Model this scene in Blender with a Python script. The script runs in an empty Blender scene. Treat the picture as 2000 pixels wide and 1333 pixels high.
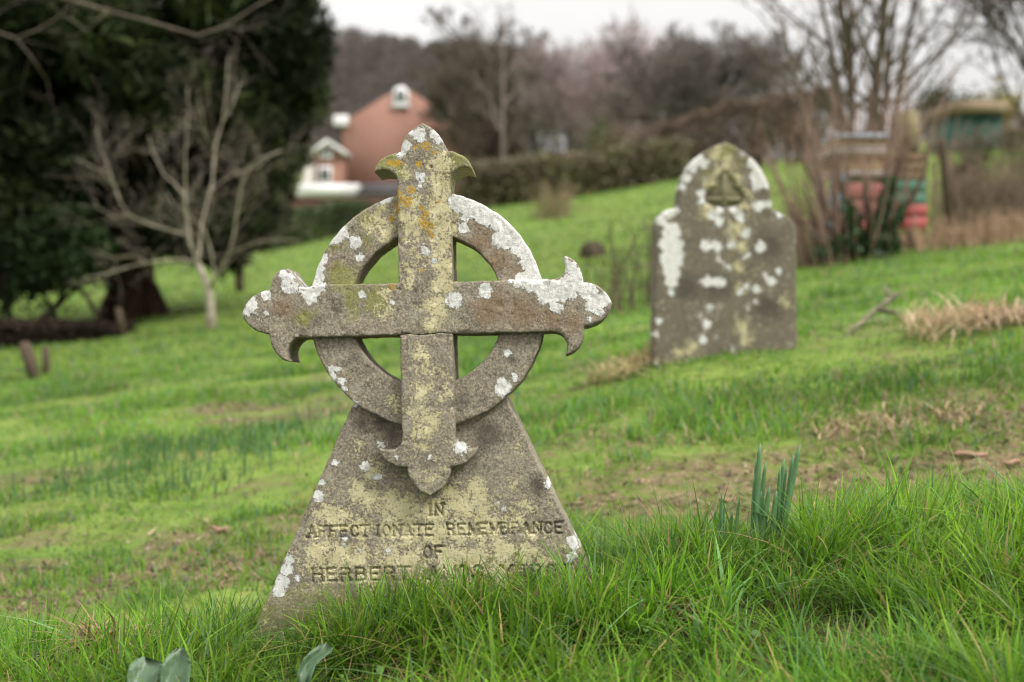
import bpy, math, random
import numpy as np
from mathutils import Vector, Matrix
from mathutils.geometry import delaunay_2d_cdt

random.seed(7)
rng = np.random.default_rng(11)
S = bpy.context.scene
R = math.radians

# ------------------------------------------------------------------ camera, sky, sun, exposure
F = 50.0 / 36.0 * 2000.0          # focal length in photo pixels
PITCH = math.atan((666.5 - 520.0) / F)
cam = bpy.data.cameras.new('camera')
cam.lens = 50.0; cam.sensor_width = 36.0
cam.clip_start = 0.05; cam.clip_end = 6000.0
cam.dof.use_dof = True
cam.dof.focus_distance = 2.99
cam.dof.aperture_fstop = 2.5
cam.dof.aperture_blades = 0
cam_o = bpy.data.objects.new('camera', cam)
cam_o.rotation_euler = (math.pi / 2 - PITCH, 0, 0)
S.collection.objects.link(cam_o)
S.camera = cam_o

SUN_DIR = Vector((0.62, -0.42, 0.80)).normalized()
sun = bpy.data.lights.new('sun', 'SUN')
sun.energy = 1.7; sun.angle = R(16); sun.color = (1.0, 0.965, 0.90)
sun_o = bpy.data.objects.new('sun', sun)
sun_o.rotation_euler = SUN_DIR.to_track_quat('Z', 'Y').to_euler()
S.collection.objects.link(sun_o)

W = bpy.data.worlds.new('World'); S.world = W; W.use_nodes = True
wt = W.node_tree; wt.nodes.clear()
def wn(t): return wt.nodes.new(t)
sky = wn('ShaderNodeTexSky'); sky.sky_type = 'NISHITA'; sky.sun_disc = False
sky.sun_elevation = math.asin(SUN_DIR.z); sky.sun_rotation = math.atan2(SUN_DIR.x, SUN_DIR.y)
hs = wn('ShaderNodeHueSaturation'); hs.inputs['Saturation'].default_value = 0.12
wt.links.new(sky.outputs[0], hs.inputs['Color'])
tc = wn('ShaderNodeTexCoord'); sp = wn('ShaderNodeSeparateXYZ')
wt.links.new(tc.outputs['Generated'], sp.inputs[0])
# an overcast sky is about three times brighter overhead than at the horizon
mr = wn('ShaderNodeMapRange'); mr.inputs[1].default_value = 0.0; mr.inputs[2].default_value = 1.0
mr.inputs[3].default_value = 2.9; mr.inputs[4].default_value = 16.5
wt.links.new(sp.outputs['Z'], mr.inputs[0])
nz = wn('ShaderNodeTexNoise'); nz.inputs['Scale'].default_value = 3.0; nz.inputs['Detail'].default_value = 5
mp = wn('ShaderNodeMapping'); mp.inputs['Scale'].default_value = (1, 1, 4)
wt.links.new(tc.outputs['Generated'], mp.inputs[0]); wt.links.new(mp.outputs[0], nz.inputs['Vector'])
cr = wn('ShaderNodeMapRange'); cr.inputs[1].default_value = 0.3; cr.inputs[2].default_value = 0.7
cr.inputs[3].default_value = 0.88; cr.inputs[4].default_value = 1.06
wt.links.new(nz.outputs['Fac'], cr.inputs[0])
mu = wn('ShaderNodeMath'); mu.operation = 'MULTIPLY'
wt.links.new(mr.outputs[0], mu.inputs[0]); wt.links.new(cr.outputs[0], mu.inputs[1])
gray = wn('ShaderNodeMix'); gray.data_type = 'RGBA'; gray.blend_type = 'MULTIPLY'
gray.inputs[0].default_value = 1.0
gray.inputs[6].default_value = (1.0, 0.985, 0.97, 1)
wt.links.new(mu.outputs[0], gray.inputs[7])
mx = wn('ShaderNodeMix'); mx.data_type = 'RGBA'; mx.inputs[0].default_value = 0.85
wt.links.new(hs.outputs[0], mx.inputs[6]); wt.links.new(gray.outputs[2], mx.inputs[7])
bg = wn('ShaderNodeBackground'); bg.inputs['Strength'].default_value = 0.10
wt.links.new(mx.outputs[2], bg.inputs['Color'])
wo = wn('ShaderNodeOutputWorld'); wt.links.new(bg.outputs[0], wo.inputs[0])

S.view_settings.view_transform = 'Standard'
S.view_settings.look = 'None'
S.view_settings.exposure = 0.98
S.view_settings.gamma = 1.0
S.render.engine = 'CYCLES'
S.cycles.filter_width = 1.1
S.cycles.use_denoising = True
S.cycles.denoising_prefilter = 'ACCURATE'
S.cycles.max_bounces = 6
S.cycles.transparent_max_bounces = 4

# ------------------------------------------------------------------ helpers
FW = Vector((0, math.cos(PITCH), -math.sin(PITCH)))
UP = Vector((0, math.sin(PITCH), math.cos(PITCH)))
def P(px, py, Y):
    """world point seen at photo pixel (px, py) at world distance Y"""
    d = FW + Vector((1, 0, 0)) * ((px - 1000.0) / F) + UP * ((666.5 - py) / F)
    return d * (Y / d.y)
def mpp(Y): return Y / F          # metres per photo pixel at distance Y

def hash2(i, j, s):
    n = (i * 374761393 + j * 668265263 + s * 974634777) & 0xFFFFFFFF
    n = ((n ^ (n >> 13)) * 1274126177) & 0xFFFFFFFF
    return ((n ^ (n >> 16)) & 0xFFFF) / 65535.0
def vnoise(x, y, s=0):
    x = np.asarray(x, float); y = np.asarray(y, float)
    i = np.floor(x).astype(np.int64); j = np.floor(y).astype(np.int64)
    fx = x - i; fy = y - j
    fx = fx * fx * (3 - 2 * fx); fy = fy * fy * (3 - 2 * fy)
    a = hash2(i, j, s); b = hash2(i + 1, j, s); c = hash2(i, j + 1, s); d = hash2(i + 1, j + 1, s)
    return (a * (1 - fx) + b * fx) * (1 - fy) + (c * (1 - fx) + d * fx) * fy
def fbm(x, y, s=0, o=4):
    t = 0; a = 0.5; n = 0
    for k in range(o):
        t = t + a * vnoise(np.asarray(x) * 2 ** k, np.asarray(y) * 2 ** k, s + k * 17); n += a; a *= 0.5
    return t / n

# ------------------------------------------------------------------ terrain height
COL = np.array([-1200., -500., 0., 500., 1000., 1500., 2000., 2500., 3200.])
def _row(v):            # extend the five middle columns outwards
    v = list(v); a = v[1] - v[0]; b = v[4] - v[3]
    return [v[0] - a * 1.6, v[0] - a * .8] + v + [v[4] + b * .8, v[4] + b * 1.6]
_T = []
def zr(Y, *v): _T.append((Y, _row(v)))
def pr(Y, *v): _T.append((Y, _row([-(p - 520.) / F * Y for p in v])))
zr(-20, -1.3, -1.2, -1.1, -1.0, -.9); zr(-3, -.98, -.95, -.92, -.9, -.88)
zr(1.2, -.96, -.92, -.87, -.85, -.83); zr(2.3, -.91, -.855, -.785, -.745, -.72)
zr(3.03, -.895, -.815, -.715, -.665, -.625); zr(3.6, -1.005, -.935, -.80, -.73, -.645)
zr(4.3, -1.045, -.97, -.855, -.78, -.70); pr(5.3, 1040, 985, 905, 845, 780)
pr(6.7, 900, 840, 760, 690, 620); pr(10, 790, 730, 660, 590, 535); pr(14, 730, 675, 612, 535, 478)
pr(18, 690, 640, 576, 507, 445); pr(22, 655, 603, 540, 470, 420); pr(30, 600, 550, 475, 405, 350)
pr(45, 540, 492, 402, 332, 270); pr(62, 520, 465, 393, 325, 262); pr(90, 500, 445, 388, 325, 262)
pr(150, 470, 430, 385, 320, 260); pr(230, 440, 400, 360, 315, 255)
pr(330, 60, 80, 150, 320, 270); pr(420, 75, 100, 190, 330, 280); pr(700, 300, 320, 360, 400, 400); pr(2500, 480, 480, 480, 480, 480)
TY = np.array([t[0] for t in _T]); TZ = np.array([t[1] for t in _T])
def _warp(Y): return np.where(Y < 3, Y / 3.0, 1 + np.log(np.maximum(Y, 3) / 3.0))
TW = _warp(TY)
def _herm(xs, ys_list, x, idx):
    pass
def zfun(X, Y):
    X = np.asarray(X, float); Y = np.asarray(Y, float)
    u = X / np.maximum(Y, 3.0) * F + 1000.0
    u = np.clip(u, COL[0], COL[-1])
    c = np.clip(np.searchsorted(COL, u) - 1, 0, len(COL) - 2)
    fu = (u - COL[c]) / (COL[c + 1] - COL[c])
    fu = fu * 0.6 + 0.4 * fu * fu * (3 - 2 * fu)
    w = np.clip(_warp(Y), TW[0], TW[-1])
    r = np.clip(np.searchsorted(TW, w) - 1, 0, len(TW) - 2)
    h = TW[r + 1] - TW[r]; t = (w - TW[r]) / h
    def colz(cc):
        p1 = TZ[r, cc]; p2 = TZ[r + 1, cc]
        r0 = np.maximum(r - 1, 0); r3 = np.minimum(r + 2, len(TW) - 1)
        s = (p2 - p1) / h
        sa = np.where(r > 0, (p1 - TZ[r0, cc]) / np.maximum(TW[r] - TW[r0], 1e-6), s)
        sb = np.where(r + 2 < len(TW), (TZ[r3, cc] - p2) / np.maximum(TW[r3] - TW[r + 1], 1e-6), s)
        m1 = np.where(sa * s > 0, 2 * sa * s / (sa + s + 1e-12), 0) * h
        m2 = np.where(sb * s > 0, 2 * sb * s / (sb + s + 1e-12), 0) * h
        t2 = t * t; t3 = t2 * t
        return (2 * t3 - 3 * t2 + 1) * p1 + (t3 - 2 * t2 + t) * m1 + (-2 * t3 + 3 * t2) * p2 + (t3 - t2) * m2
    z = colz(c) * (1 - fu) + colz(c + 1) * fu
    amp = np.clip(Y / 4.0, .3, 1) * 0.035 * np.clip((60 - Y) / 30, 0, 1)
    z = z + amp * (fbm(X * 1.1, Y * 1.1, 5, 3) - .5) * 2
    return z
def gz(x, y): return float(zfun(np.array([x]), np.array([y]))[0])
def G(px, Y):
    x = P(px, 520, Y).x
    return Vector((x, Y, gz(x, Y)))
def ground_at(px, py, y0=2.0, y1=120.):
    Ys = np.exp(np.linspace(math.log(y0), math.log(y1), 500))
    pts = np.array([P(px, py, y)[:] for y in Ys])
    below = pts[:, 2] < zfun(pts[:, 0], pts[:, 1])
    i = int(np.argmax(below)) if below.any() else len(Ys) - 1
    return Vector((pts[i, 0], pts[i, 1], float(zfun(pts[i:i+1, 0], pts[i:i+1, 1])[0])))

# ------------------------------------------------------------------ mesh helpers
def mesh_from(name, V, faces_by_n, attrs=None, smooth=False):
    """faces_by_n: list of integer arrays (k, n)"""
    V = np.asarray(V, np.float32)
    me = bpy.data.meshes.new(name)
    loops = np.concatenate([np.asarray(f, np.int32).ravel() for f in faces_by_n])
    starts = []; o = 0
    for f in faces_by_n:
        k, n = f.shape
        starts.append(o + np.arange(k) * n); o += k * n
    starts = np.concatenate(starts).astype(np.int32)
    me.vertices.add(len(V)); me.vertices.foreach_set('co', V.ravel())
    me.loops.add(len(loops)); me.loops.foreach_set('vertex_index', loops)
    me.polygons.add(len(starts)); me.polygons.foreach_set('loop_start', starts)
    if smooth: me.polygons.foreach_set('use_smooth', np.ones(len(starts), bool))
    for an, arr in (attrs or {}).items():
        arr = np.asarray(arr, np.float32)
        if arr.shape[1] == 3: arr = np.c_[arr, np.ones(len(arr), np.float32)]
        a = me.attributes.new(an, 'FLOAT_COLOR', 'POINT'); a.data.foreach_set('color', arr.ravel())
    me.update(calc_edges=True); me.validate()
    return me
def link(name, me, mat=None, parent=None):
    o = bpy.data.objects.new(name, me); S.collection.objects.link(o)
    if mat is not None and me is not None: me.materials.append(mat)
    if parent is not None: o.parent = parent
    return o
def tag(o, label=None, cat=None, group=None, kind=None):
    if label: o['label'] = label
    if cat: o['category'] = cat
    if group: o['group'] = group
    if kind: o['kind'] = kind
    return o
def thing(name, label, cat, loc=(0, 0, 0), rz=0, group=None):
    o = bpy.data.objects.new(name, None); S.collection.objects.link(o)
    o.location = loc; o.rotation_euler = (0, 0, rz); o.empty_display_size = .1
    return tag(o, label, cat, group)
def rel(pts, root): return [Vector(p) - root.location for p in pts]

class MB:
    """collects simple shapes into one mesh"""
    def __init__(s): s.v = []; s.f = {}
    def face(s, idx): s.f.setdefault(len(idx), []).append(idx)
    def add(s, vs, fs):
        o = len(s.v); s.v += [tuple(v) for v in vs]
        for f in fs: s.face([i + o for i in f])
    def box(s, x0, x1, y0, y1, z0, z1, M=None, bev=0.0):
        b = min(bev, .45 * min(abs(x1 - x0), abs(y1 - y0), abs(z1 - z0)))
        if b <= 0:
            vs = [(x, y, z) for z in (z0, z1) for y in (y0, y1) for x in (x0, x1)]
            fs = [(0, 2, 3, 1), (4, 5, 7, 6), (0, 1, 5, 4), (2, 6, 7, 3), (0, 4, 6, 2), (1, 3, 7, 5)]
        else:
            vs = []; fs = []
            c = ((x0 + x1) / 2, (y0 + y1) / 2, (z0 + z1) / 2); h = ((x1 - x0) / 2, (y1 - y0) / 2, (z1 - z0) / 2)
            idx = {}
            for sx in (-1, 1):
                for sy in (-1, 1):
                    for sz in (-1, 1):
                        for ax in range(3):
                            sg = (sx, sy, sz)
                            p = [c[k] + sg[k] * (h[k] if k == ax else h[k] - b) for k in range(3)]
                            idx[(sx, sy, sz, ax)] = len(vs); vs.append(tuple(p))
            for ax in range(3):
                a, bb = [k for k in range(3) if k != ax]
                for sg in (-1, 1):
                    q = []
                    for (s1, s2) in ((-1, -1), (1, -1), (1, 1), (-1, 1)):
                        t = [0, 0, 0]; t[ax] = sg; t[a] = s1; t[bb] = s2
                        q.append(idx[(t[0], t[1], t[2], ax)])
                    flip = (sg < 0) != (ax == 1)
                    fs.append(tuple(reversed(q)) if flip else tuple(q))
            for ax in range(3):                      # edges along ax
                a, bb = [k for k in range(3) if k != ax]
                for s1 in (-1, 1):
                    for s2 in (-1, 1):
                        t0 = [0, 0, 0]; t0[ax] = -1; t0[a] = s1; t0[bb] = s2
                        t1 = list(t0); t1[ax] = 1
                        fs.append((idx[(*t0, a)], idx[(*t1, a)], idx[(*t1, bb)], idx[(*t0, bb)]))
            for sx in (-1, 1):
                for sy in (-1, 1):
                    for sz in (-1, 1):
                        fs.append((idx[(sx, sy, sz, 0)], idx[(sx, sy, sz, 1)], idx[(sx, sy, sz, 2)]))
        if M is not None: vs = [M @ Vector(v) for v in vs]
        s.add(vs, fs)
    def prism(s, poly, y0, y1):
        """poly: (x, z) ccw seen from -y, extruded along y"""
        n = len(poly)
        vs = [(x, y0, z) for x, z in poly] + [(x, y1, z) for x, z in poly]
        fs = [tuple(range(n)), tuple(range(2 * n - 1, n - 1, -1))]
        for i in range(n):
            j = (i + 1) % n
            fs.append((i, i + n, j + n, j))
        s.add(vs, fs)
    def tube(s, pts, rad, sides=6, cap=True):
        pts = [Vector(p) for p in pts]; n = len(pts)
        vs = []; fs = []
        up = Vector((0.3, 0.9, 0.31))
        for i, p in enumerate(pts):
            d = (pts[min(i + 1, n - 1)] - pts[max(i - 1, 0)]).normalized()
            a = d.cross(up)
            if a.length < .1: a = d.cross(Vector((1, 0, 0)))
            a.normalize(); b = d.cross(a)
            for k in range(sides):
                t = 2 * math.pi * k / sides
                vs.append(p + (a * math.cos(t) + b * math.sin(t)) * rad[i])
        for i in range(n - 1):
            for k in range(sides):
                k2 = (k + 1) % sides
                fs.append((i * sides + k, i * sides + k2, (i + 1) * sides + k2, (i + 1) * sides + k))
        if cap: fs += [tuple(range(sides - 1, -1, -1)), tuple((n - 1) * sides + k for k in range(sides))]
        s.add(vs, fs)
    def build(s, name, mat, parent=None, smooth=False, fix=True):
        me = mesh_from(name, np.array(s.v), [np.array(f) for f in s.f.values()], smooth=smooth)
        if fix:
            import bmesh
            bm = bmesh.new(); bm.from_mesh(me); bmesh.ops.recalc_face_normals(bm, faces=bm.faces[:]); bm.to_mesh(me); bm.free()
        return link(name, me, mat, parent)

def segs_mesh(name, seg, sides=4):
    """seg: list of (p0, p1, r0, r1): each an open tapered prism, all in one mesh"""
    P0 = np.array([s[0][:] for s in seg]); P1 = np.array([s[1][:] for s in seg])
    r0 = np.array([s[2] for s in seg]); r1 = np.array([s[3] for s in seg])
    D = P1 - P0; D /= np.maximum(np.linalg.norm(D, axis=1, keepdims=True), 1e-9)
    ref = np.where(np.abs(D[:, 2:3]) > .8, np.array([[1., 0, 0]]), np.array([[0, 0, 1.]]))
    A = np.cross(D, ref); A /= np.linalg.norm(A, axis=1, keepdims=True); B = np.cross(D, A)
    n = len(seg); V = np.zeros((n, 2, sides, 3))
    for k in range(sides):
        t = 2 * math.pi * k / sides
        o = A * math.cos(t) + B * math.sin(t)
        V[:, 0, k] = P0 + o * r0[:, None]; V[:, 1, k] = P1 + o * r1[:, None]
    base = np.arange(n)[:, None] * 2 * sides
    fs = []
    for k in range(sides):
        k2 = (k + 1) % sides
        fs.append(np.c_[base + k, base + k2, base + sides + k2, base + sides + k])
    return mesh_from(name, V.reshape(-1, 3), [np.concatenate(fs)], smooth=sides > 3)

# ------------------------------------------------------------------ node helper
class NT:
    def __init__(s, name):
        s.m = bpy.data.materials.new(name); s.m.use_nodes = True
        s.t = s.m.node_tree; s.t.nodes.clear()
        s.out = s.n('ShaderNodeOutputMaterial')
    def n(s, t): return s.t.nodes.new(t)
    def l(s, a, b): s.t.links.new(a, b)
    def put(s, sock, v):
        if hasattr(v, 'is_linked') or isinstance(v, bpy.types.NodeSocket): s.l(v, sock)
        else:
            if hasattr(sock, 'default_value') and hasattr(sock.default_value, '__len__') and not hasattr(v, '__len__'): v = (v, v, v, 1)
            if hasattr(v, '__len__') and len(v) == 3 and len(sock.default_value) == 4: v = (*v, 1)
            sock.default_value = v
    def coord(s, which='Object'): return s.n('ShaderNodeTexCoord').outputs[which]
    def pos(s): return s.n('ShaderNodeNewGeometry').outputs['Position']
    def map(s, v, scale=(1, 1, 1), rot=(0, 0, 0)):
        m = s.n('ShaderNodeMapping'); s.l(v, m.inputs[0]); m.inputs['Scale'].default_value = scale; m.inputs['Rotation'].default_value = rot
        return m.outputs[0]
    def noise(s, scale, detail=4, rough=.55, vec=None, dist=0.):
        n = s.n('ShaderNodeTexNoise'); n.inputs['Scale'].default_value = scale; n.inputs['Detail'].default_value = detail
        n.inputs['Roughness'].default_value = rough; n.inputs['Distortion'].default_value = dist
        if vec is not None: s.l(vec, n.inputs['Vector'])
        return n.outputs['Fac']
    def vor(s, scale, vec=None, feat='F1', out='Distance'):
        n = s.n('ShaderNodeTexVoronoi'); n.feature = feat; n.inputs['Scale'].default_value = scale
        if vec is not None: s.l(vec, n.inputs['Vector'])
        return n.outputs[out]
    def math(s, op, a, b=0., c=None):
        n = s.n('ShaderNodeMath'); n.operation = op
        s.put(n.inputs[0], a); s.put(n.inputs[1], b)
        if c is not None: s.put(n.inputs[2], c)
        return n.outputs[0]
    def mix(s, f, a, b, mode='MIX'):
        n = s.n('ShaderNodeMix'); n.data_type = 'RGBA'; n.blend_type = mode
        s.put(n.inputs[0], f); s.put(n.inputs[6], a); s.put(n.inputs[7], b)
        return n.outputs[2]
    def rng(s, v, a, b, c=0., d=1., smooth=False):
        n = s.n('ShaderNodeMapRange'); n.clamp = True
        if smooth: n.interpolation_type = 'SMOOTHSTEP'
        s.put(n.inputs[0], v)
        for i, k in enumerate((a, b, c, d)): s.put(n.inputs[i + 1], k)
        return n.outputs[0]
    def attr(s, name):
        n = s.n('ShaderNodeAttribute'); n.attribute_name = name
        return n
    def sep(s, c):
        n = s.n('ShaderNodeSeparateColor'); s.l(c, n.inputs[0]); return n.outputs
    def bump(s, h, strength=.5, dist=.01, normal=None):
        n = s.n('ShaderNodeBump'); n.inputs['Strength'].default_value = strength; n.inputs['Distance'].default_value = dist
        s.l(h, n.inputs['Height'])
        if normal is not None: s.l(normal, n.inputs['Normal'])
        return n.outputs[0]
    def pbsdf(s, col, rough=.8, spec=.3, normal=None, metal=0.):
        n = s.n('ShaderNodeBsdfPrincipled'); s.put(n.inputs['Base Color'], col); s.put(n.inputs['Roughness'], rough)
        n.inputs['Specular IOR Level'].default_value = spec; n.inputs['Metallic'].default_value = metal
        if normal is not None: s.l(normal, n.inputs['Normal'])
        return n.outputs[0]
    def done(s, sh): s.l(sh, s.out.inputs[0]); return s.m

def simple_mat(name, c1, c2, scale=8., rough=.8, spec=.25, bump=.3, stretch=(1, 1, 1), det=5, bd=.01):
    g = NT(name); v = g.map(g.coord('Object'), stretch)
    n = g.noise(scale, det, .6, v)
    col = g.mix(g.rng(n, .3, .7), c1, c2)
    return g.done(g.pbsdf(col, rough, spec, g.bump(n, bump, bd)))

# ------------------------------------------------------------------ materials
def leaf_mat(name, trans=.35, rough=.45, spec=.35):
    """colour from the per-leaf attribute 'col'"""
    g = NT(name); c = g.attr('col').outputs['Color']
    p = g.pbsdf(c, rough, spec)
    if trans <= 0: return g.done(p)
    t = g.n('ShaderNodeBsdfTranslucent'); g.l(c, t.inputs[0])
    m = g.n('ShaderNodeMixShader'); m.inputs[0].default_value = trans
    g.l(p, m.inputs[1]); g.l(t.outputs[0], m.inputs[2])
    return g.done(m.outputs[0])
M_grass = leaf_mat('grass_blade', .45, .5, .22)
M_leaf = leaf_mat('leaf', .2, .5, .3)
M_yew = leaf_mat('yew_needle', .05, .7, .12)
M_twig = leaf_mat('twig', 0, .85, .15)

def stone_mat(name, dark, light, grain=1.0):
    g = NT(name); o = g.coord('Object')
    A = g.attr('lich'); B = g.attr('stain_shade')
    a = g.sep(A.outputs['Color']); b = g.sep(B.outputs['Color'])
    big = g.noise(7, 5, .6, o); mid = g.noise(38, 6, .65, o); fine = g.noise(210 / grain, 5, .75, o); vfine = g.noise(620 / grain, 3, .7, o)
    base = g.mix(g.rng(big, .3, .7), dark, light)
    base = g.mix(g.rng(mid, .45, .75, 0, .6), base, (dark[0] * .6, dark[1] * .6, dark[2] * .62))
    base = g.mix(g.rng(fine, .48, .66, 0, .75), base, (light[0] * 1.7, light[1] * 1.65, light[2] * 1.5))
    base = g.mix(g.rng(fine, .46, .34, 0, .8), base, (dark[0] * .4, dark[1] * .4, dark[2] * .42))
    base = g.mix(g.rng(vfine, .40, .30, 0, .7), base, (dark[0] * .3, dark[1] * .3, dark[2] * .3))
    # pale specks and rosettes of thin crust
    sp_ = g.vor(70 / grain, o)
    spn = g.rng(g.noise(13, 3, .5, o), .44, .60)
    base = g.mix(g.math('MULTIPLY', g.rng(g.math('ADD', sp_, g.math('MULTIPLY', fine, .3)), .46, .36), g.math('MULTIPLY', spn, .75)), base, (.36, .33, .23))
    ro = g.math('ADD', g.vor(24 / grain, o), g.math('MULTIPLY', g.math('SUBTRACT', g.noise(90 / grain, 4, .65, o), .5), .55))
    base = g.mix(g.math('MULTIPLY', g.rng(ro, .34, .26), g.math('MULTIPLY', g.rng(g.noise(9, 3, .5, g.map(o, (1.3, 1.3, 1.3))), .46, .56), .6)), base, g.mix(g.rng(fine, .35, .65), (.20, .19, .14), (.38, .36, .28)))
    na0 = g.noise(26 / grain, 7, .68, o)
    # brown staining, green algae, dark tone that also carries painted shade
    base = g.mix(g.math('MULTIPLY', g.rng(g.math('ADD', b[0], g.math('MULTIPLY', g.math('SUBTRACT', mid, .5), 1.2)), 0, .6), .75), base,
                 g.mix(g.rng(fine, .3, .7), (.125, .085, .050), (.26, .185, .115)))
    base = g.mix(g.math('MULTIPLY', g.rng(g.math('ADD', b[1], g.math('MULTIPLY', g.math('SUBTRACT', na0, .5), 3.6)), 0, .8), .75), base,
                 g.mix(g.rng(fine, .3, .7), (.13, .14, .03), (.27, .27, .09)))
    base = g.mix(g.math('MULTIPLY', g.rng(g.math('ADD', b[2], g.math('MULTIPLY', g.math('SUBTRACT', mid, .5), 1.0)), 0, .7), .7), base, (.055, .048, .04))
    def mask(val, amp, ns, det, soft=.10):
        n = g.noise(ns, det, .68, o)
        return g.rng(g.math('ADD', val, g.math('MULTIPLY', g.math('SUBTRACT', n, .5), amp)), -soft * .5, soft * .5)
    na = g.noise(45 / grain, 6, .62, o); nb = g.noise(190 / grain, 5, .72, o)
    cm = g.math('ADD', a[1], g.math('ADD', g.math('MULTIPLY', g.math('SUBTRACT', na, .5), 3.2), g.math('MULTIPLY', g.math('SUBTRACT', nb, .5), 4.6)))
    cream_m = g.rng(cm, -.12, .30)
    holes = g.rng(g.noise(240 / grain, 5, .7, o), .36, .43)
    cream_m = g.math('MULTIPLY', cream_m, holes)
    cream_c = g.mix(g.rng(g.noise(30, 5, .6, o), .3, .7), (.38, .345, .18), (.57, .52, .33))
    cream_c = g.mix(g.rng(fine, .3, .7, 0, .35), cream_c, (.60, .55, .34))
    col = g.mix(cream_m, base, cream_c)
    org_m = g.math('MULTIPLY', mask(a[2], 2.4, 110 / grain, 8, .3), g.rng(g.noise(180 / grain, 4, .7, o), .38, .5))
    col = g.mix(org_m, col, g.mix(g.rng(fine, .3, .7), (.30, .17, .015), (.50, .34, .05)))
    wl = g.math('ADD', a[0], g.math('ADD', g.math('MULTIPLY', g.math('SUBTRACT', g.noise(42 / grain, 4, .6, o), .5), 2.0), g.math('MULTIPLY', g.math('SUBTRACT', g.noise(150 / grain, 4, .65, o), .5), 1.7)))
    wh_m = g.rng(wl, -.05, .10)
    rim = g.math('MULTIPLY', g.rng(wl, -.28, -.05), .45)
    col = g.mix(rim, col, (.20, .19, .15))
    wh_c = g.mix(g.rng(g.noise(120 / grain, 6, .75, o), .35, .62), (.40, .40, .37), (.76, .76, .72))
    wh_c = g.mix(g.rng(g.noise(22, 3, .6, o), .5, .68, 0, .6), wh_c, (.47, .48, .43))
    wh_c = g.mix(g.rng(vfine, .44, .30, 0, .8), wh_c, (.22, .21, .19))
    col = g.mix(wh_m, col, wh_c)
    h = g.math('ADD', g.math('MULTIPLY', fine, .7), g.math('MULTIPLY', mid, .9))
    h = g.math('ADD', h, g.math('MULTIPLY', wh_m, .55))
    h = g.math('ADD', h, g.math('MULTIPLY', cream_m, .35))
    return g.done(g.pbsdf(col, .92, .18, g.bump(h, .75, .004 * grain)))
M_stone = stone_mat('lichened_sandstone', (.150, .131, .100), (.265, .236, .184))
M_stone2 = stone_mat('weathered_headstone', (.105, .092, .068), (.155, .137, .103), 1.6)

# ------------------------------------------------------------------ terrain
BARE = []         # world ellipses of bare, mossy ground: (x, y, rx, ry, strength)
for px, py, rx, ry, s in [(480, 800, .55, .28, .95), (620, 790, .3, .2, .7), (380, 1130, .5, .14, .9), (150, 1165, .7, .16, .8), (430, 1050, .35, .12, .8),
                          (600, 1110, .4, .12, .6), (1250, 935, .5, .14, .7), (1480, 960, .9, .16, .9), (1700, 965, .8, .16, 1.0),
                          (1900, 925, .6, .2, 1.0), (1180, 990, .5, .14, .7), (1850, 820, .8, .25, .8), (1960, 800, .5, .25, .6),
                          (1700, 650, .4, .25, .4), (100, 690, .6, .4, .3), (60, 940, .4, .14, .6), (1130, 770, .25, .15, .5), (1120, 870, .3, .12, .7),
                          (1560, 900, .7, .1, .6), (1380, 1000, .4, .1, .8), (250, 1130, .4, .12, .9), (540, 820, .5, .2, .8), (430, 1090, .5, .12, .7), (90, 1060, .4, .12, .6), (640, 740, .4, .25, .5), (1100, 930, .4, .12, .6), (60, 1120, .4, .12, .7), (540, 1040, .3, .1, .7), (680, 960, .3, .1, .5), (520, 960, .25, .1, .5), (330, 1040, .3, .1, .45), (400, 760, .4, .2, .4), (1300, 860, .3, .1, .5), (1640, 880, .4, .12, .6), (1250, 1010, .4, .1, .7), (1850, 700, .5, .2, .35), (1150, 700, .3, .3, .4), (200, 800, .4, .2, .4)]:
    q = ground_at(px, py, 3.7); BARE.append((q.x, q.y, rx, ry, s))
def bare(x, y):
    m = np.zeros(len(x))
    n = fbm(x * 4.1, y * 6.5, 77, 4)
    for bx, by, rx, ry, s in BARE:
        d = 1 - np.sqrt(((x - bx) / rx) ** 2 + ((y - by) / (ry * 1.6)) ** 2)
        m = np.maximum(m, s * .95 * np.clip(d * 1.6 + (n - .47) * 2.4, 0, 1) * np.clip(d * 4 + .8, 0, 1))
    return m

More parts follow.
